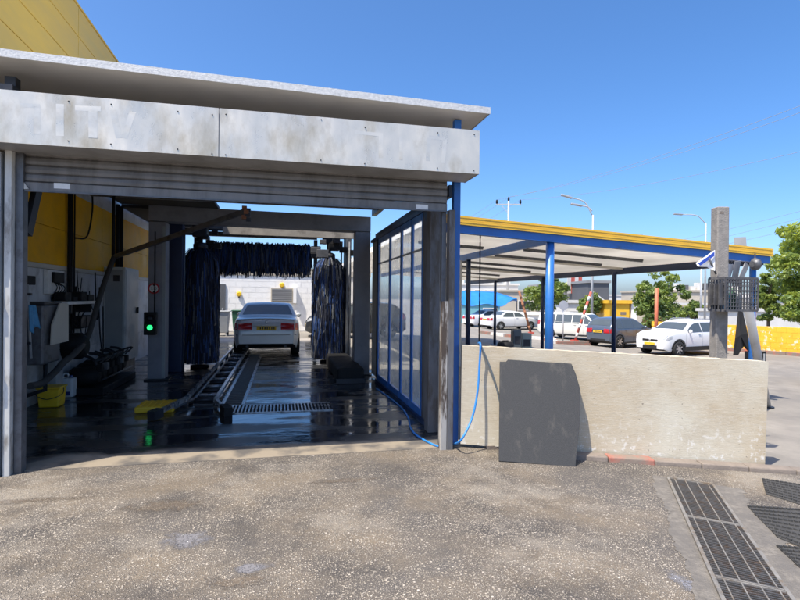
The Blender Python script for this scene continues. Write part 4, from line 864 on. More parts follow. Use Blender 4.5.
# courses of painted blocks proud of the joints
bh_ = .26
blk = None
for r_ in range(10):
    for c_ in range(15):
        x = -6.3 + c_ * .6 + (.3 if r_ % 2 else 0)
        if blk is None: blk = Wb(MB().box(0, .588, -.012, 0, 0, .25).build('block', 'white_wall')); o = blk; blk.matrix_parent_inverse = Matrix.Identity(4)
        else: o = inst(blk, 'block', wb, (0, 0, 0))
        o.location = (x + 3, -.0005 - random.uniform(0, .004), .02 + r_ * bh_)
w0 = atY(272, 289, 25.4); w1 = atY(292, 301, 25.4)
wf = Wb(box('window', 'far_tan', None, w0.x - .05, w1.x + .05, 25.40, 25.487, w1.z - .05, w0.z + .05)); s_ = box('pane', 'far_dark', None, w0.x, w1.x, 25.39, 25.399, w1.z, w0.z); s_.parent = wf; s_.matrix_parent_inverse = Matrix.Translation(wb.location).inverted() if False else Matrix.Identity(4)
for k in range(9): z = lerp(w1.z, w0.z, (k + .5) / 9); s_ = box('slat', 'far_grey', None, w0.x, w1.x, 25.37, 25.389, z - .02, z + .02); s_.parent = wf
sh_ = Wb(box('shutter_box', 'white_wall', None, w1.x + .055, w1.x + .2, 25.2, 25.487, w1.z - .1, w0.z + .1))
for px, py in ((282, 285), (239, 294)):
    q = atY(px, py, 25.4); e = empty('bulkhead_lamp', (q.x, 25.48, q.z), ('small yellow bulkhead lamp above the slatted window on the white wall' if px > 260 else 'small yellow bulkhead lamp by the dark door on the white wall'), 'lamp', 'yellow lamps on the white wall')
    MB().lathe([(.10, 0), (.12, -.05), (.08, -.12)], 12, 'Y').build('shade', 'yellow_plastic', e); MB().box(-.03, .03, -.03, .02, -.2, -.08).build('bracket', 'steel', e)
q0 = atY(218, 284, 25.4); q1 = atY(225, 325, 25.4); dr = Wb(box('door', 'far_dark', None, q0.x - .5, q1.x, 25.42, 25.487, 0, q0.z)); h_ = box('handle', 'galv_post', None, q1.x - .14, q1.x - .08, 25.40, 25.4195, 1.0, 1.1); h_.parent = dr
def wheelie(px, Y, m_, label):
    q = atY(px, 320, Y); e = empty('wheelie_bin', (q.x, Y, 0), label, 'bin')
    MB().hexa([(-.22, -.25, .12), (.22, -.25, .12), (.22, .2, .12), (-.22, .2, .12), (-.29, -.33, .98), (.29, -.33, .98), (.29, .33, .98), (-.29, .33, .98)]).build('body', m_, e, .03)
    MB().box(-.31, .31, -.36, .36, .985, 1.04).build('lid', m_, e, .02)
    for x in (-.2, .2): MB().lathe([(.1, -.03), (.1, .03)], 14, 'X', (x, .2, .1)).build('wheel', 'tyre', e)
    for x in (-.18, .18): MB().box(x - .03, x + .03, -.24, -.18, 0, .12).build('foot', m_, e)
wheelie(222.5, 22.9, 'bin_grey', 'grey wheelie bin by the dark door of the white building'); wheelie(239, 24.3, 'bin_green', 'green wheelie bin against the white block wall')

# =================================================================== CONCRETE SLAB BARRIER, BOARD, HOSES, KERB
bl = atD(462, 345.5, 5.78); brr = atD(768.5, 361.5, 5.68); bb0 = atD(460.5, 444, 5.78); bb1 = atD(765, 466, 5.68)
dv = Vector((brr.x - bl.x, brr.y - bl.y, 0)).normalized(); nv = Vector((-dv.y, dv.x, 0))
th = .11
front = [bb0, bb1, brr, bl]
bar_ = empty('concrete_slab', ((bl.x + brr.x) / 2, (bl.y + brr.y) / 2, g(3.5)), 'long pale concrete slab standing on edge beside the wash hall', 'barrier')
mb = MB(); nu = 60
def bpt(u, v, k): # slightly ragged outline
    lo = bb0.lerp(bb1, u); hi = bl.lerp(brr, u); p = lo.lerp(hi, v)
    j = .0025 * math.sin(u * 61 + v * 7) + .002 * math.sin(u * 143)
    if v in (0, 1): p = p + Vector((0, 0, j * (1 if v else .7)))
    return p + nv * (k * th)
mb.grid(lambda u, v: bpt(u, v, 0), nu, 10, 0, False); mb.grid(lambda u, v: bpt(u, v, 1), nu, 10, 0, False)
mb.grid(lambda u, v: bpt(u, 1, v), nu, 1, 0, False); mb.grid(lambda u, v: bpt(u, 0, v), nu, 1, 0, False); mb.grid(lambda u, v: bpt(0, u, v), 10, 1, 0, False); mb.grid(lambda u, v: bpt(1, u, v), 10, 1, 0, False)
bs_ = sub(bar_, mb.build('slab', 'concrete'))
for u in (.12, .55, .93):
    p = bb0.lerp(bb1, u) + nv * (th / 2); sub(bar_, MB().box(p.x - .12, p.x + .12, p.y - .05, p.y + .05, g(p.x) - .02, p.z + .01).build('foot', 'kerb'))
# steel strut bracing the slab from behind
for u in (.3, .8):
    p = bb0.lerp(bb1, u) + nv * .12; t_ = bl.lerp(brr, u) + nv * .12; sub(bar_, MB().bar((p.x + nv.x * .5, p.y + nv.y * .5, g(p.x)), (t_.x, t_.y, t_.z - .2), .05, .05).build('brace', 'dark_steel'))
# dark board leaning on the slab
TLp = atD(500, 359.5, 5.70); TRp = atD(571.5, 363.5, 5.70)
outl = [(499, 461), (575.5, 467), (577.5, 445), (580.3, 418), (580, 388), (576, 374), (571.5, 363.5), (508, 359.4), (506, 361.5), (500, 361.5)]
BLp = gnd(499, 461.5); BRp = gnd(575.5, 467.5)
n0 = (TRp - TLp).cross(BLp - TLp).normalized()
pts = []
for px, py in outl:
    d = ray(px, py); t_ = (TLp - CP).dot(n0) / d.dot(n0); pts.append(CP + d * t_)
if n0.dot(ray(540, 410)) < 0: n0 = -n0
board = MB().prism(pts, n0 * .022).build('rubber_board', 'mat_board', None, .003); tag(board, 'dark grey speckled board with a curved edge leaning on the concrete slab', 'board')
# hoses
hp = [atD(478.5, 343, 5.82), atD(480.5, 345, 5.70), atD(479.5, 365, 5.70), atD(477.5, 392, 5.66), atD(472, 418, 5.6), atD(461, 440, 5.5)]
hp += [Vector((gnd(452, 446).x, gnd(452, 446).y, .02))] + [atZ(px, py, .014) for px, py in ((440, 446.5), (428, 442), (416, 434.5), (410.5, 427), (408.5, 418), (402, 408), (390, 398), (376, 388))]
hz = MB().tube(smooth_path(hp, 8), .0115, 8).build('blue_hose', 'hose_blue'); tag(hz, 'thin blue water hose draped over the slab and trailing into the hall', 'hose')
hz = MB().tube(smooth_path([atD(479.5, 343.5, 5.85), atD(481, 346, 5.72), atD(488, 362, 5.71), atD(495, 382, 5.70), atD(500, 402, 5.69), atD(503, 420, 5.69)], 6), .011, 8).build('grey_hose', 'hose_grey'); tag(hz, 'grey hose hanging over the slab behind the dark board', 'hose')
p0 = atD(480, 262, 9.3); cz0 = 3.06 - .0558 * (p0.x - 2.99) - .15
chn = empty('hanging_chain', (p0.x, p0.y, cz0), 'thin dark chain hanging straight down from the canopy behind the slab', 'chain')
for k in range(30): MB().box(-.011 if k % 2 else -.006, .011 if k % 2 else .006, -.006 if k % 2 else -.011, .006 if k % 2 else .011, -.075 * k - .078, -.075 * k).build('link', 'black', chn)
# kerb stones along the apron edge
kb = struct(MB().box(-.01, .01, -.01, .01, -.2, -.15).build('kerb', 'kerb')); kb.location = (KA.x, KA.y, 0)
ang = math.atan2(KD.y, KD.x)
for k in range(2, 14):
    s0 = .02 + .49 * k; p = KA + KD * (s0 + .24) ; x = p.x
    if s0 > 6.6: break
    m_ = 'kerb_red' if k in (3, 9) else 'kerb'
    zf = lambda s_: g(KA.x + KD.x * (s0 + s_))
    pts = []
    hgt = .04 + random.uniform(-.008, .008)
    for (s_, n_, dz) in ((0, 0, -.1), (.483, 0, -.1), (.483, .16, -.1), (0, .16, -.1), (0, .015, hgt), (.483, .015, hgt), (.483, .16, hgt + .003), (0, .16, hgt + .003)):
        q = KA + KD * (s0 + s_) + KN * n_; pts.append((q.x - KA.x, q.y - KA.y, zf(s_) + dz))
    MB().hexa(pts).build('kerb_stone', m_, kb, .012)

# =================================================================== TRENCH DRAIN (outside)
T0 = gnd(667, 480.5); T1 = gnd(714, 484); B0 = gnd(715, 575); B1 = gnd(776, 581)
cen0 = (T0 + T1) / 2; cen1 = (B0 + B1) / 2; dd = (cen1 - cen0); dd.z = 0; dd.normalize(); side_ = Vector((-dd.y, dd.x, 0))
wd0 = abs((T1 - T0).dot(side_)); wd1 = abs((B1 - B0).dot(side_)); TW = (wd0 + wd1) / 2
if side_.dot(T1 - T0) < 0: side_ = -side_
LEN = 3.06
def tp(s_, t_, z): p = cen0 + dd * s_ + side_ * t_; return (p.x - cen0.x, p.y - cen0.y, g(p.x) - g(cen0.x) + z)
td = empty('trench_drain', (cen0.x, cen0.y, g(cen0.x)), 'steel grated trench drain running through the asphalt apron', 'drain')
def tslab(name, m_, s0, s1, t0, t1, z0, z1, par=td, bev=0):
    return MB().hexa([tp(s0, t0, z0), tp(s0, t1, z0), tp(s1, t1, z0), tp(s1, t0, z0), tp(s0, t0, z1), tp(s0, t1, z1), tp(s1, t1, z1), tp(s1, t0, z1)]).build(name, m_, par, bev)
h_ = TW / 2
tslab('channel', 'trench', -.02, LEN, -h_, h_, -.0035, -.0005)
for s_ in (-1, 1): tslab('frame', 'grate_frame', -.02, LEN, s_ * h_ - .012, s_ * h_ + .012, -.0035, .014)
tslab('frame', 'grate_frame', -.04, -.015, -h_, h_, -.0035, .014)
for sg2, wbase in ((-1, .13), (1, .20)):
    m_ = MB(); n_ = 160
    for k in range(n_ + 1):
        s_ = -.05 + (LEN - .02) * k / n_; w2 = wbase * (1 + .14 * math.sin(k * .11 + sg2) + .08 * math.sin(k * .43) + .05 * math.sin(k * 1.3) + random.uniform(-.05, .05))
        m_.v += [tp(s_, sg2 * (h_ + .013), -.0005), tp(s_, sg2 * (h_ + .013 + w2), -.0012)]
    for k in range(n_): m_.face((2 * k, 2 * k + 1, 2 * k + 3, 2 * k + 2))
    m_.build('concrete_margin', 'drain_margin', td)
sec = 1.02
for j in range(3):
    g_ = empty_part('grate_section', td, (0, 0, 0)); a0 = j * sec
    for t_ in (-.36, -.12, .14, .38): tslab('bearing_bar', 'grate_frame', a0 + .006, a0 + sec - .012, t_ * TW - .004, t_ * TW + .004, .002, .0135, g_)
    for s_ in (a0 + .004, a0 + sec - .018): tslab('end_bar', 'grate_frame', s_, s_ + .012, -h_ + .014, h_ - .014, .002, .0138, g_)
    nb = 34; b0 = None
    for k in range(nb):
        s_ = a0 + .03 + (sec - .06) * k / (nb - 1)
        if b0 is None: b0 = tslab('cross_bar', 'grate', -.0045, .0045, -h_ + .014, h_ - .014, .003, .0115, g_); b0.location = Vector(tp(s_, 0, 0)) - Vector(tp(0, 0, 0)); o = b0
        else: o = inst(b0, 'cross_bar', g_, Vector(tp(s_, 0, 0)) - Vector(tp(0, 0, 0)))
        if random.random() < .2: o.rotation_euler = (0, 0, random.uniform(-.02, .02))
# ribbed rubber mats right of the drain
def rub_mat(label, corners, nrib):
    c = [gnd(*q) for q in corners]; o0 = c[0]; e = empty('rubber_mat', o0, label, 'rubber mat', 'ribbed rubber mats by the drain')
    zz = lambda p, z: Vector((p.x - o0.x, p.y - o0.y, g(p.x) - g(o0.x) + z))
    MB().hexa([zz(q, -.0034) for q in c] + [zz(q, .006) for q in c]).build('base', 'rubber', e)
    for k in range(nrib):
        t_ = (k + .5) / nrib; p = c[0].lerp(c[3], t_); q = c[1].lerp(c[2], t_); m_ = MB(); L_ = (q - p).length; nn = max(3, int(L_ / .035))
        for i in range(nn):
            a = p.lerp(q, i / nn); b = p.lerp(q, (i + .72) / nn); m_.bar(zz(a, .012 + random.uniform(0, .002)), zz(b, .012), .016, .013)
        m_.build('rib', 'rubber', e)
rub_mat('black ribbed rubber mat lying along the kerb past the drain', [(762, 479), (850, 492), (850, 520), (766, 494)], 7)
rub_mat('black ribbed rubber mat lying beside the trench drain grate', [(747, 506), (850, 512), (860, 570), (778, 538)], 9)
rub_mat('torn black rubber mat piece at the low end of the grate', [(776, 546), (850, 552), (870, 590), (800, 568)], 6)

# =================================================================== CANOPY
CY0 = 8.4; CXL, CXR = 2.45, 9.44; CL = 16.6
cz = lambda x: 3.06 - .0558 * (x - 2.99)
cn = empty('wash_canopy', (6, CY0, g(6)), 'long low canopy with yellow edge and blue posts beside the hall', 'canopy')
def slopebox(name, m_, x0, x1, y0, y1, d0, d1, par=None, bev=0):
    o = MB().hexa([(x0, y0, cz(x0) + d0), (x1, y0, cz(x1) + d0), (x1, y1, cz(x1) + d0), (x0, y1, cz(x0) + d0), (x0, y0, cz(x0) + d1), (x1, y0, cz(x1) + d1), (x1, y1, cz(x1) + d1), (x0, y1, cz(x0) + d1)]).build(name, m_, None, bev); return sub(cn, o)
for k in range(4): slopebox('edge_strip', 'yellow_trim', CXL, CXR, CY0 - .012 - .006 * (k % 2), CY0 + .02, -.155 + .0385 * k + .003, -.155 + .0385 * (k + 1) - .002)
slopebox('roof_sheet', 'roof_sheeting', CXL, CXR, CY0 + .021, CY0 + CL, -.03, -.012)
for k in range(4): sub(cn, MB().box(CXR + .001, CXR + .012 + .006 * (k % 2), CY0 - .018, CY0 + CL, cz(CXR) - .155 + .0385 * k + .003, cz(CXR) - .155 + .0385 * (k + 1) - .002).build('edge_strip', 'yellow_trim'))
for k in range(17): slopebox('ceiling_panel', 'ceil_white', CXL, CXR - .01, CY0 + .03 + .975 * k, CY0 + .03 + .975 * k + .967, -.145, -.14 + .001 * (k % 2))
slopebox('beam', 'blue_paint', CXL, CXR - .02, CY0 + .022, CY0 + .14, -.29, -.148)
def ybeam(x, y0, y1, d0=-.30, d1=-.148, w_=.10, m_='navy'): sub(cn, MB().box(x - w_ / 2, x + w_ / 2, y0, y1, cz(x) + d0, cz(x) + d1 - .003).build('beam', m_))
ybeam(4.72, CY0 + .145, CY0 + CL - .2, m_='blue_paint'); ybeam(9.33, CY0 + .145, CY0 + CL - .2, -.32, -.15, .14)
for y in (12.75, 17.1, 21.4): slopebox('purlin', 'beige_panel', 4.78, 9.25, y, y + .06, -.21, -.148)
def cpost(x, y, m_, r_): sub(cn, MB().tube([(x, y, g(x) - .02), (x, y, cz(x) - .27)], r_, 14).build('post', m_)); sub(cn, MB().box(x - .13, x + .13, y - .13, y + .13, g(x) - .02, g(x) + .012).build('base_plate', 'navy')); 
xp = atY(549.5, 300, 8.55).x; cpost(xp, 8.55, 'blue_post', .075); sub(cn, MB().box(xp - .06, xp + .06, 8.45, 8.475, cz(xp) - .25, cz(xp) - .19).build('bracket', 'steel'))
cpost(xp + .02, 12.8, 'navy', .06)
for y, m_ in ((8.6, 'blue_post'), (13.05, 'navy'), (17.2, 'navy'), (21.5, 'navy')): cpost(9.2, y, m_, .06)
# partition with door at the back left under the canopy
pt = empty('service_partition', (4.1, 13, g(4.1)), 'light grey service partition wall with a door under the canopy', 'wall'); sub(pt, box('wall', 'far_white', None, 3.72, 4.62, 13.0, 13.12, -.2, 2.66)); dd_ = sub(pt, box('door', 'far_white', None, 3.8, 4.5, 12.97, 12.999, -.05, 2.0)); hh = box('handle', 'dark_steel', None, 4.36, 4.42, 12.94, 12.969, .9, 1.05); hh.parent = dd_
# ceiling battens under the canopy
for (x0, x1, y, lb) in ((5.2, 8.2, 10.6, 'long dark light fitting on the canopy ceiling, first behind the yellow front edge'), (5.1, 8.1, 14.6, 'long dark light fitting on the canopy ceiling, third behind the yellow front edge'), (5.3, 8.3, 19.0, 'long dark light fitting at the far back of the canopy ceiling'), (2.9, 4.4, 11.0, 'short dark light fitting on the canopy ceiling beside the wash hall'), (5.2, 8.2, 16.2, 'long dark light fitting on the canopy ceiling, fourth behind the yellow front edge'), (5.2, 8.2, 12.2, 'long dark light fitting on the canopy ceiling, second behind the yellow front edge')):
    c_ = Vector(((x0 + x1) / 2, y, cz((x0 + x1) / 2) - .17)); e = empty('batten_light', c_, lb, 'light', 'light fittings under the canopy')
    hlf = (x1 - x0) / 2; MB().bar((-hlf, 0, .0558 * hlf - .01), (hlf, 0, -.0558 * hlf - .01), .08, .04).build('housing', 'fixture', e)
    MB().bar((-hlf, 0, .0558 * hlf - .045), (hlf, 0, -.0558 * hlf - .045), .05, .02).build('diffuser', 'steel', e)
# small things on the canopy roof
q = atD(625, 231, 10.5); e = empty('roof_box', (q.x, 8.7, cz(q.x) - .012), 'small flat box on the yellow canopy edge', 'box'); MB().hexa([(-.18, 0, 0), (.18, 0, 0), (.18, .25, 0), (-.18, .25, 0), (-.18, 0, .03), (.18, 0, .02), (.18, .25, .09), (-.18, .25, .1)]).build('lid', 'label_white', e); MB().box(-.19, .19, .255, .27, 0, .11).build('rim', 'dark_steel', e)
q = atY(741, 247, 8.6); e = empty('solar_panel', (q.x, 8.6, cz(q.x) - .012), 'small tilted grey solar panel on the canopy edge', 'solar panel')
MB().hexa([(-.13, 0, .03), (.14, 0, .03), (.14, .02, .02), (-.13, .02, .02), (-.06, .10, .22), (.22, .10, .24), (.22, .12, .23), (-.06, .12, .21)]).build('panel', 'far_grey', e); MB().bar((.05, .06, 0), (.07, .08, .12), .03, .03).build('stand', 'dark_steel', e)
q = atY(751, 256, 8.45); e = empty('flood_lamp', (q.x, 8.36, cz(q.x) - .155), 'grey flood lamp hanging from the canopy corner', 'lamp'); MB().bar((0, 0, .02), (0, 0, -.09), .02, .02).build('stem', 'steel', e); MB().lathe([(.05, .10), (.11, .03), (.12, -.03), (.06, -.09)], 14, 'X', (0, -.02, -.19)).build('head', 'steel', e)

# things on and by the concrete pole
pp = atD(719, 300, 6.3); PX, PY = pp.x, pp.y
cp = empty('concrete_pole', (PX, PY, g(PX)), 'square grey concrete pole standing behind the end of the slab', 'pole', rz=R(-12))
ztop = atD(719, 207.5, 6.3).z
MB().box(-.072, .072, -.07, .07, -.02, ztop - g(PX)).build('shaft', 'concrete_pole', cp, .012); MB().box(-.078, .078, -.076, .076, 1.0, 1.03).build('strap', 'dark_steel', cp); MB().box(-.05, .0, -.0715, -.0705, ztop - g(PX) - .09, ztop - g(PX) - .06).build('mark', 'kerb', cp)
# black crate hung on the pole
cA = atD(709, 276.5, 6.2); cB = atD(725.5, 278, 6.02); cC = atD(758, 278, 6.08); zb_ = atD(725, 310.5, 6.02).z
cr = empty('milk_crate', (cB.x, cB.y, zb_), 'black plastic lattice crate tied to the concrete pole', 'crate')
hz_ = cB.z - zb_; u1 = (cA - cB); u1.z = 0; u2 = (cC - cB); u2.z = 0
def lattice(name, o_, u_, nx, nz, back=None):
    m_ = MB(); 
    for i in range(nx + 1):
        p = o_ + u_ * (i / nx); ww = .02 if i in (0, nx) else .009; m_.bar(p, p + Vector((0, 0, hz_)), ww, .012, u_)
    for j in range(nz + 1):
        z = hz_ * j / nz; ww = .026 if j in (0, nz) else .009; m_.bar(o_ + Vector((0, 0, z)), o_ + u_ + Vector((0, 0, z)), .012, ww)
    m_.build(name, 'crate', cr)
lattice('front_lattice', Vector(), u2, 12, 8); lattice('side_lattice', Vector(), u1, 5, 5); lattice('back_lattice', u1, u2, 12, 8); lattice('side_lattice', u2, u1, 5, 5)
mb = MB(); mb.prism([Vector(), u2, u1 + u2, u1], (0, 0, .012)); mb.build('floor', 'crate', cr)
for fr in (.2, .5, .8): MB().box(-.05, .05, -.006, .006, .06, hz_ - .06).build('side_panel', 'crate', cr).location = u1 * fr + Vector((0, -.012, 0))
# bottles in the crate
for k, (a, b, m_, lb) in enumerate(((.25, .5, 'cloth_blue', 'blue'), (.45, .45, 'bin_green', 'green'), (.65, .55, 'jerry', 'pale'))):
    q = cB + u2 * a + u1 * b; e = empty('bottle', (q.x, q.y, zb_ + .013), lb + ' plastic bottle standing in the black crate', 'bottle'); MB().lathe([(.045, 0), (.045, .17), (.018, .22), (.018, .25)], 12).build('body', m_, e); MB().lathe([(.02, .251), (.02, .27)], 10).build('cap', 'label_white', e)
# black cloth hung under the crate
q = atD(741, 311, 6.0)
cloth_t = [(738, 311), (742, 312), (747, 333), (749, 352), (744, 346), (741, 349), (738, 355), (733, 355), (735, 338)]
mb = MB(); qs = [atD(px, py, 6.0 + .02 * math.sin(i * 2.1)) for i, (px, py) in enumerate(cloth_t)]; cc = atD(740, 335, 5.97); b = len(mb.v); mb.v = [tuple(p) for p in qs] + [tuple(cc)]
for i in range(len(qs)): mb.face((i, (i + 1) % len(qs), len(qs)))
ck = mb.build('black_cloth', 'cloth_black', None, fix=False); ck.modifiers.new('s', 'SOLIDIFY').thickness = .012; tag(ck, 'torn black cloth hanging below the plastic crate', 'cloth')
# leaning steel tube
base = gnd(767, 407); la = atD(746, 296, 8.7)
lt = empty('leaning_tube', base, 'grey steel tube leaning towards the black crate', 'tube')
MB().tube([(0, 0, 0), la - base], .072, 14).build('tube', 'galv_dull', lt); MB().lathe([(.12, 0), (.12, .012)], 12).build('foot', 'dark_steel', lt)
# grey bundled sheets behind the pole top
q = atD(733, 268, 6.6); e = empty('sheet_bundle', (q.x, q.y, q.z - .2), 'bundle of grey bent sheets tied behind the concrete pole', 'sheets')
for k, (dx, dz, a) in enumerate(((-.08, .14, .1), (.02, .18, -.15), (.1, .15, .3))): o = MB().box(-.06, .06, -.004, .004, -.11, .11).build('sheet', 'galv_dull' if k else 'wall_grey', e); o.location = (dx, -.03 * k, dz); o.rotation_euler = (.25, a, .2 * k)
MB().bar((-.17, 0, .02), (.15, 0, .06), .025, .025).build('strap', 'dark_steel', e)
# flag
fl = empty('flag', atD(710, 270, 6.15), 'folded white flag with a blue stripe tied to the concrete pole', 'flag')
fo = [(715, 250), (696, 263), (698, 266.5), (707, 267), (715, 271)]
mb = MB(); mb.v = [tuple(atD(px, py, 6.12 + .02 * (i % 2))) for i, (px, py) in enumerate(fo)]; mb.face(range(5)); o = sub(fl, mb.build('cloth', 'flag_white', None, fix=False)); o.modifiers.new('s', 'SOLIDIFY').thickness = .008
sub(fl, MB().prism([atD(714.5, 252, 6.10), atD(698, 263.5, 6.10), atD(700.5, 265.5, 6.10), atD(714.5, 256, 6.10)], nv * .006).build('stripe', 'flag_blue')); sub(fl, MB().tube([atD(709, 258, 6.1), atD(716, 274, 6.16)], .011, 8).build('staff', 'steel'))

# pedestals just behind the slab
def pedestal(px0, px1, ptop, D, m_, label, slope=0):
    a = atD(px0, ptop, D); b = atD(px1, ptop, D); x = (a.x + b.x) / 2; e = empty('pedestal', (x, a.y, g(x)), label, 'pedestal', rz=R(-YAW)); hw_ = (b - a).length / 2; zz = a.z - g(x)
    MB().hexa([(-hw_, 0, 0), (hw_, 0, 0), (hw_, .25, 0), (-hw_, .25, 0), (-hw_, 0, zz - slope), (hw_, 0, zz), (hw_, .25, zz), (-hw_, .25, zz - slope)]).build('case', m_, e, .015); MB().box(-hw_ * .7, hw_ * .7, -.006, -.0005, zz * .78, zz * .9).build('panel', 'dark_steel', e)
mat('ped_dark', (.07, .085, .095), .5); mat('ped_green', (.20, .25, .235), .55)
pedestal(514, 522, 329.5, 9.6, 'ped_dark', 'dark slate pedestal box showing above the concrete slab', .02); pedestal(522.5, 532.5, 333.5, 9.9, 'ped_green', 'grey green pedestal box beside the dark one above the slab')
q = atD(505.5, 343, 8.2); e = empty('black_drum', (q.x, q.y, g(q.x)), 'black drum lid showing just above the concrete slab', 'drum'); zz = q.z - g(q.x); MB().lathe([(.13, 0), (.14, zz * .5), (.13, zz - .02), (.10, zz + .02)], 18).build('body', 'black', e); MB().box(-.05, .05, -.015, .015, zz + .02, zz + .045).build('handle', 'black', e, .008)
# black crate on the ground beyond the leaning tube
q = ground_at(756, 20.5); e = empty('black_box', q, 'low black slotted box on the ground beyond the leaning tube', 'box', rz=R(-YAW)); MB().box(-.3, .3, -.2, .2, 0, .44).build('body', 'black', e, .02)
for k in range(5): MB().box(-.26 + .11 * k, -.2 + .11 * k, -.21, -.2005, .08, .38).build('slot', 'bin_grey', e)
# =================================================================== BACKGROUND RIGHT
def kerb_run(pts, label=None):
    for (a, b) in zip(pts[:-1], pts[1:]):
        A_ = Vector((a[0], a[1])); B_ = Vector((b[0], b[1])); n = max(1, int((B_ - A_).length / 1.0)); d = (B_ - A_) / n; rz = math.atan2(d.y, d.x)
        for k in range(n):
            p = A_ + d * (k + .5); o = MB().box(-d.length / 2 + .01, d.length / 2 - .01, -.12, .12, -.05, .15).build('kerb_stone', 'kerb_red' if k % 2 == 0 else 'kerb_white', kerb2); o.location = (p.x, p.y, g(p.x)); o.rotation_euler = (0, 0, rz)
kerb2 = struct(MB().box(-.01, .01, -.01, .01, -.3, -.25).build('traffic_island_kerb', 'kerb'))
def gp(px, py): p = gnd(px, py); return (p.x, p.y)
kerb_run([gp(480, 333), gp(505, 336.5), gp(545, 340), gp(556, 343.5), gp(588, 345)]); kerb_run([gp(588, 345), gp(600, 341.5)]); kerb_run([gp(556, 343.5), gp(549, 337)])
# yellow wall with red kerb
yA = ground_at(652, 28.9); yB = ground_at(830, 22.6)
yw = empty('yellow_wall', yA, 'low yellow painted block wall with peeling white patches', 'wall'); d2 = Vector((yB.x - yA.x, yB.y - yA.y, 0)); yl = d2.length; yw.rotation_euler = (0, 0, math.atan2(d2.y, d2.x))
MB().box(0, yl, 0, .2, -.1, 1.24).build('wall', 'yellow_wall', yw); nb = int(yl / .42); b0 = None
for r_ in range(5):
    for c_ in range(nb):
        if b0 is None: b0 = MB().box(0, .412, -.014, -.001, 0, .238).build('block', 'yellow_wall', yw); o = b0
        else: o = inst(b0, 'block', yw, (0, 0, 0))
        o.location = (c_ * .42 + (.21 if r_ % 2 else 0), -random.uniform(0, .004), .02 + r_ * .244)
k3 = struct(MB().box(0, .02, 0, .02, -.3, -.25).build('wall_kerb', 'kerb')); k3.location = yA; k3.rotation_euler = yw.rotation_euler
for k in range(int(yl / .8)): MB().box(.8 * k + .005, .8 * k + .795, -.45, -.28, -.05, .14).build('kerb_stone', 'kerb_red' if k % 3 else 'kerb', k3, .01)
# orange posts
def opost(px, py, D, ptop, label, r_=.09):
    b = ground_at(px, D); t = atD(px, ptop, D); e = empty('orange_post', b, label, 'post'); MB().tube([(0, 0, 0), (0, 0, t.z - b.z)], r_, 12).build('shaft', 'orange_post', e); MB().box(-.2, .2, -.2, .2, 0, .55).build('footing', 'orange_post', e, .02)
opost(656.5, 330, 27.4, 288, 'orange painted post beside the bushy tree'); opost(753.5, 350, 22.2, 309, 'orange post by the yellow wall behind the crate', .10)
# leaning poles
def leaning(px0, py0, px1, py1, D, m_, label, r_):
    b = ground_at(px1, D); t = atD(px0, py0, D); e = empty('leaning_pole', b, label, 'pole'); v_ = t - b; MB().tube([(0, 0, 0), v_], r_, 8).build('shaft', m_, e)
    for k in range(5): MB().tube([v_ * (.1 + .18 * k), v_ * (.19 + .18 * k)], r_ * 1.06, 8).build('band', 'kerb_white' if m_ == 'red_white' else 'rusty', e)
    MB().box(-.16, .16, -.16, .16, 0, .14).build('foot', 'red_white', e)
leaning(591, 292, 575, 345, 28.5, 'red_white', 'leaning red and white barrier pole on the traffic island', .07); leaning(519, 291, 531.5, 330, 36, 'rusty', 'rusty leaning pole behind the white saloon', .08)
q = ground_at(563.5, 29); e = empty('road_sign', q, 'small round traffic sign seen from behind on a thin post', 'sign'); MB().tube([(0, 0, 0), (0, 0, 2.2)], .03, 8).build('post', 'galv_post', e); MB().lathe([(.28, 0), (.28, .012)], 18, 'Y', (0, -.04, 2.0)).build('plate', 'galv_post', e)
# lamp masts
def lamp_mast(px, D, arms, label):
    b = ground_at(px, D); e = empty('street_lamp', b, label, 'street lamp')
    t = atD(px, arms[0][3], D).z - b.z
    MB().tube([(0, 0, 0), (0, 0, t)], [.10, .06], 10).build('mast', 'galv_post', e); MB().box(-.18, .18, -.18, .18, 0, .3).build('base', 'far_white', e)
    for (ax_, ay_, kx, ky) in arms:
        p0 = atD(px, ky, D) - b; p1 = atD(kx, (ay_ * .65 + ky * .35) if abs(ay_ - ky) > 4 else ay_, D) - b; p2 = atD(ax_, ay_, D) - b
        mid = p0.lerp(p2, .35); mid.z = max(p2.z, p0.z) - (.25 if len(arms) > 1 else .1) * abs(p2.z - p0.z)
        MB().tube(smooth_path([p0, mid, p2], 6), .045, 8).build('arm', 'galv_post', e); dr_ = (p2 - mid).normalized(); MB().bar(p2 - dr_ * .15, p2 + dr_ * .65, .24, .12).build('lamp_head', 'galv_dull', e, .03)
lamp_mast(592, 36, [(570, 197.5, 585, 215), (580, 205.5, 588, 211)], 'tall street lamp with two curved arms above the canopy'); lamp_mast(705, 47, [(681, 214.5, 695, 223)], 'slim street lamp with one long arm beyond the concrete pole')
b = ground_at(701, 52); e = empty('steel_mast', b, 'thin bare steel mast beside the single arm street lamp', 'mast'); MB().tube([(0, 0, 0), (0, 0, atD(701, 262, 52).z - b.z)], .1, 8).build('shaft', 'galv_post', e); MB().box(-.2, .2, -.2, .2, 0, .3).build('base', 'far_white', e)
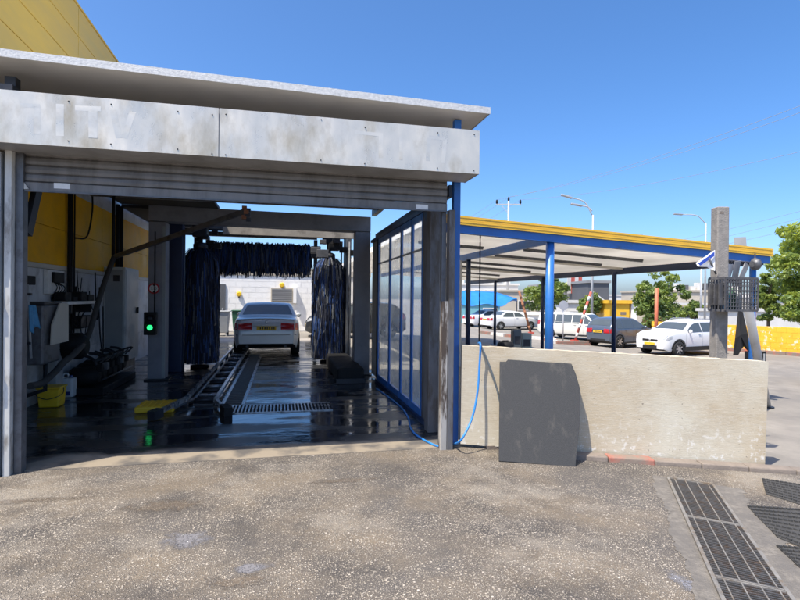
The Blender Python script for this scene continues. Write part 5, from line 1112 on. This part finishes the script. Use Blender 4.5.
# utility pole and wires
def utility(px, D, ptop, label):
    b = ground_at(px, D); e = empty('utility_pole', b, label, 'utility pole'); t = atD(px, ptop, D).z - b.z
    MB().tube([(0, 0, 0), (0, 0, t + .4)], [.16, .10], 10).build('pole', 'galv_post', e); MB().bar(cr_ * -1.5 + Vector((0, 0, t)), cr_ * 1.5 + Vector((0, 0, t)), .12, .14).build('cross_arm', 'galv_post', e); MB().bar(cr_ * -.9 + Vector((0, 0, t)), Vector((0, 0, t - 1.1)), .06, .06).build('brace', 'galv_post', e)
    tips = []
    for s_ in (-1.4, 0, 1.4): p = cr_ * s_ + Vector((0, 0, t + (.4 if s_ == 0 else .07))); MB().lathe([(.07, 0), (.13, .1), (.13, .28), (.09, .45), (.05, .5)], 10, 'Z', p).build('insulator', 'black', e); tips.append(b + p + Vector((0, 0, .48)))
    return tips
tips = utility(507.5, 62, 204.5, 'far utility pole with three insulators above the canopy edge')
def wire(a, b, sag, label, grp, r_=.016):
    pts = [a.lerp(b, k / 24) - Vector((0, 0, sag * 4 * (k / 24) * (1 - k / 24))) for k in range(25)]; tag(MB().tube(pts, r_, 5).build('power_line', 'far_grey'), label, 'power line', grp)
ends = [atD(930, 55, 30), atD(930, 64, 31), atD(930, 118, 32)]
for a, b_ in zip(tips, ends): wire(a, b_, .9, 'thin power line running from the far utility pole', 'lines on the far pole')
for a, px in zip(tips, (380, 388, 396)): wire(a, atD(px, 262, 90), .8, 'thin power line running on behind the hall from the utility pole', 'lines behind the hall')
for (px0, py0, px1, py1) in ((560, 262, 930, 176), (560, 268, 930, 184), (560, 272, 930, 196)): wire(atD(px0, py0, 95), atD(px1, py1, 40), .8, 'power line crossing the sky behind the concrete pole', 'lines behind the pole')

# far buildings
def far_block(name, label, px0, px1, ptop, D, depth, m_, wins=None, roofm=None, wm='win_dark'):
    a = ground_at(px0, D); b = ground_at(px1, D); hgt = atD((px0 + px1) / 2, ptop, D).z - a.z; e = empty(name, a, label, 'building'); d_ = Vector((b.x - a.x, b.y - a.y, 0)); L_ = d_.length; e.rotation_euler = (0, 0, math.atan2(d_.y, d_.x))
    MB().box(0, L_, 0, depth, -.5, hgt).build('wall', m_, e); MB().box(-.15, L_ + .15, -.15, depth + .15, hgt + .001, hgt + .25).build('roof', roofm or m_, e)
    for (u0, u1, v0, v1) in (wins or []):
        f_ = MB().box(u0 * L_, u1 * L_, -.06, -.002, v0 * hgt, v1 * hgt).build('window', 'far_white', e); MB().box(u0 * L_ + .08, u1 * L_ - .08, -.075, -.0605, v0 * hgt + .08, v1 * hgt - .08).build('pane', wm, f_)
    return e, L_, hgt
far_block('grey_hall', 'plain grey hall building behind the cream van', 556, 590, 285, 58, 12, 'far_grey', [(.1, .3, .15, .5), (.45, .75, .12, .45)])
e, L_, hgt = far_block('dark_frame_building', 'dark building frame with open front behind the yellow kiosk', 588, 609, 283, 52, 8, 'far_dark', None, 'far_grey')
MB().bar((.3, -.2, hgt * .8), (L_ * .8, -.2, hgt * .55), .12, .12).build('awning_strut', 'far_white', e)
far_block('low_white_block', 'long low white block with roof machinery on the skyline', 604, 652, 296, 95, 10, 'far_white', [(.02 + .12 * k, .09 + .12 * k, .35, .7) for k in range(8)])
e, L_, hgt = far_block('tan_bridge_building', 'tan concrete building with deep open ground floor beyond the trees', 664, 722, 292, 62, 12, 'far_tan', [(.05, .45, .1, .42), (.52, .95, .1, .42)])
for k in range(7): MB().box(L_ * (.1 + .12 * k) - .3, L_ * (.1 + .12 * k) + .3, 1, 1.8, hgt + .26, hgt + .26 + random.uniform(.3, .9)).build('roof_unit', 'far_dark' if k % 3 == 0 else 'far_white', e)
MB().box(-.3, L_ + .3, -.6, -.16, hgt * .55, hgt * .63).build('ledge', 'far_white', e)
e, L_, hgt = far_block('white_roof_block', 'pale building with rooftop clutter behind the blue tarp', 440, 518, 285, 70, 12, 'far_white', [(.05 + .13 * k, .12 + .13 * k, .62, .85) for k in range(7)])
for k in range(9): MB().box(L_ * (.08 + .1 * k) - .4, L_ * (.08 + .1 * k) + .4, 1, 2, hgt + .26, hgt + .26 + random.uniform(.3, 1.0)).build('roof_unit', 'far_grey' if k % 2 else 'far_white', e)
far_block('grey_shed', 'mid grey shed behind the white saloons', 500, 560, 292, 60, 10, 'far_tan', [(.3, .5, .35, .7), (.6, .8, .35, .7)])
far_block('low_white_wall', 'low white boundary wall behind the white saloon', 514, 553, 315, 47, .3, 'white_wall')
far_block('blue_shop', 'blue green shop front shaded by the blue tarp', 462, 500, 304, 52, 4, 'aqua', [(.55, .95, .05, .8)])
far_block('hedge_backdrop_wall', 'long pale boundary wall behind the right hand trees', 700, 900, 312, 48, .3, 'far_white')
far_block('white_kiosk', 'white kiosk with dark shutter behind the cream van', 566, 592, 303, 44, 3, 'far_white', [(.1, .9, .3, .7)], wm='far_grey')
e, L_, hgt = far_block('yellow_kiosk', 'bright yellow box kiosk behind the blue grey hatchback', 606, 629.5, 303.5, 38, 2, 'yellow_trim', None); MB().box(L_ * .62, L_ * .86, -.012, -.002, hgt * .62, hgt * .72).build('print', 'kerb', e); MB().box(L_ + .16, L_ + .55, 0, 2, 0, hgt).build('white_side', 'white_wall', e)
# striped banner
q = ground_at(574.5, 57); e = empty('striped_banner', (q.x, q.y, q.z + 3.1), 'small red and white banner on the grey hall', 'banner')
for k in range(4): MB().box(-.9 + .45 * k, -.9 + .45 * k + .44, -.03, .03, 0, 2.0).build('stripe', 'red_white' if k % 2 else 'kerb_white', e)
# blue tarp
tA = [atD(462, 290, 46), atD(497, 292, 45), atD(517, 298.5, 43), atD(516, 301, 43), atD(499, 307, 42), atD(462, 304, 42)]
tp_ = empty('blue_tarp', tA[0], 'bright blue tarpaulin awning stretched over the parked white cars', 'tarp')
c1 = [atD(460, 291, 47), atD(495, 292, 47), atD(517, 299, 45)]; c2 = [atD(460, 303.5, 43), atD(496, 306.5, 43), atD(517, 300, 43.5)]
def tarpf(u, v):
    k = u * 2; i = min(int(k), 1); f = k - i; a = c1[i].lerp(c1[i + 1], f); b = c2[i].lerp(c2[i + 1], f); p = a.lerp(b, v); p.z -= .5 * math.sin(math.pi * v) * .4 + .15 * math.sin(u * 12) * v; return p
o = sub(tp_, MB().grid(tarpf, 24, 8).build('sheet', 'tarp', None, fix=False)); o.modifiers.new('s', 'SOLIDIFY').thickness = .03
for px, D, pt_ in ((497, 43.5, 306), (517, 44, 299), (466, 46.5, 292)): b = ground_at(px, D); t_ = atD(px, pt_, D); sub(tp_, MB().tube([b, t_], .04, 8).build('pole', 'far_dark'))

# =================================================================== TREES
def tree(name, label, base, hgt, crown_c, rad, nclump, nleaf, ls, mats, trunk_r=.12, limbs=6, seed=1, group=None):
    rs_ = np.random.default_rng(seed); e = empty(name, base, label, 'tree', group)
    cc = Vector(crown_c); tw = Vector((rs_.uniform(-.2, .2), rs_.uniform(-.2, .2), cc.z - rad[2] * .35))
    MB().tube(smooth_path([(0, 0, -.05), (tw.x * .4, tw.y * .6, tw.z * .5), tw, (cc.x * .8, cc.y * .8, cc.z + rad[2] * .3)], 4), [trunk_r * (1 - .7 * k / 12) for k in range(13)], 9).build('trunk', 'bark', e)
    cl = []
    for k in range(nclump):
        v = rs_.normal(size=3); v /= np.linalg.norm(v); r = rs_.uniform(.1, 1.12) ** .6 * (1 + .18 * math.sin(3 * math.atan2(v[1], v[0]) + seed) * (1 - abs(v[2]))); c = np.array(cc) + v * r * np.array(rad) * .9; cl.append((c, rs_.uniform(.07, .27) * min(rad) * 1.15, rs_.integers(0, len(mats))))
    for k in range(limbs):
        c = cl[k][0]; MB().tube(smooth_path([tw * rs_.uniform(.7, 1), Vector((tw.x + c[0] * .5, tw.y + c[1] * .5, (tw.z + c[2]) / 2)), Vector(c)], 4), [trunk_r * .5 * (1 - .85 * q_ / 8) for q_ in range(9)], 6).build('limb', 'bark', e)
    per = nleaf // nclump; V = []; F = []; MI = []
    for c, r, mi in cl:
        P_ = rs_.normal(size=(per, 3)); P_ /= np.linalg.norm(P_, axis=1)[:, None]; P_ = c + P_ * (r * rs_.uniform(.25, 1.0, (per, 1)) ** .45) * np.array([1.15, 1.15, .85])
        A_ = rs_.normal(size=(per, 3)); A_ /= np.linalg.norm(A_, axis=1)[:, None]; B_ = np.cross(A_, rs_.normal(size=(per, 3))); B_ /= np.linalg.norm(B_, axis=1)[:, None]
        s_ = ls * rs_.uniform(.6, 1.3, (per, 1)); q = np.stack([P_ - A_ * s_, P_ - B_ * s_ * .45, P_ + A_ * s_, P_ + B_ * s_ * .45], 1).reshape(-1, 3)
        b = len(V); V += q.tolist(); F += [(b + 4 * i, b + 4 * i + 1, b + 4 * i + 2, b + 4 * i + 3) for i in range(per)]
        MI += [int(mi) if rs_.random() < .75 else int(rs_.integers(0, len(mats))) for i in range(per)]
    mb = MB(); mb.v = V; mb.f = F; mb.mi = MI; mb.sm = [False] * len(F); tag(mb.build('crown', mats, e, fix=False), None, kind='stuff')
def tree_px(name, label, pxl, pxr, ptop, pbot, D, n, ls, mats, seed, tr=.12):
    pc = (pxl + pxr) / 2; b = ground_at(pc, D); zt = atD(pc, ptop, D).z - b.z; zb = atD(pc, pbot, D).z - b.z; rx = (pxr - pxl) / 2 * D / FPX
    tree(name, label, b, zt, (0, 0, (zt + zb) / 2), (rx, rx * .9, (zt - zb) / 2), 74, n, ls, mats, tr, 7, seed)
LA = ['leaf_a', 'leaf_b', 'leaf_c', 'leaf_b']; LB = ['leaf_b', 'leaf_bright', 'leaf_a', 'leaf_bright']
tree_px('leafy_tree', 'bushy tree with light and dark leaves beside the orange post', 633, 687, 271, 330, 33, 9000, .12, LA, 3)
tree_px('tall_tree', 'tall bright green tree behind the yellow wall', 772, 856, 210, 318, 30, 15000, .14, LB, 4, .18)
tree_px('shade_tree', 'darker rounded tree between the crate and the tall tree', 752, 786, 268, 322, 34, 7000, .12, LA, 5)
tree_px('street_tree', 'street tree with open crown behind the blue canopy post', 523, 568, 275, 314, 40, 7000, .14, LA, 6)
tree_px('round_tree', 'small round clipped tree by the red leaning pole', 577, 604, 292, 318, 39, 5000, .12, LA, 8)
tree_px('low_bush', 'low yellow green bush at the foot of the tall tree', 782, 822, 288, 330, 28.5, 6000, .11, LB, 9, .08)
tree_px('hedge_shrub', 'dry brown green shrub beneath the bushy tree', 640, 668, 312, 336, 31.5, 4000, .10, ['leaf_a', 'leaf_dry', 'leaf_c'], 10, .06)
tree_px('far_tree', 'distant dark tree behind the tan building', 686, 704, 300, 322, 54, 3000, .16, LA, 11)
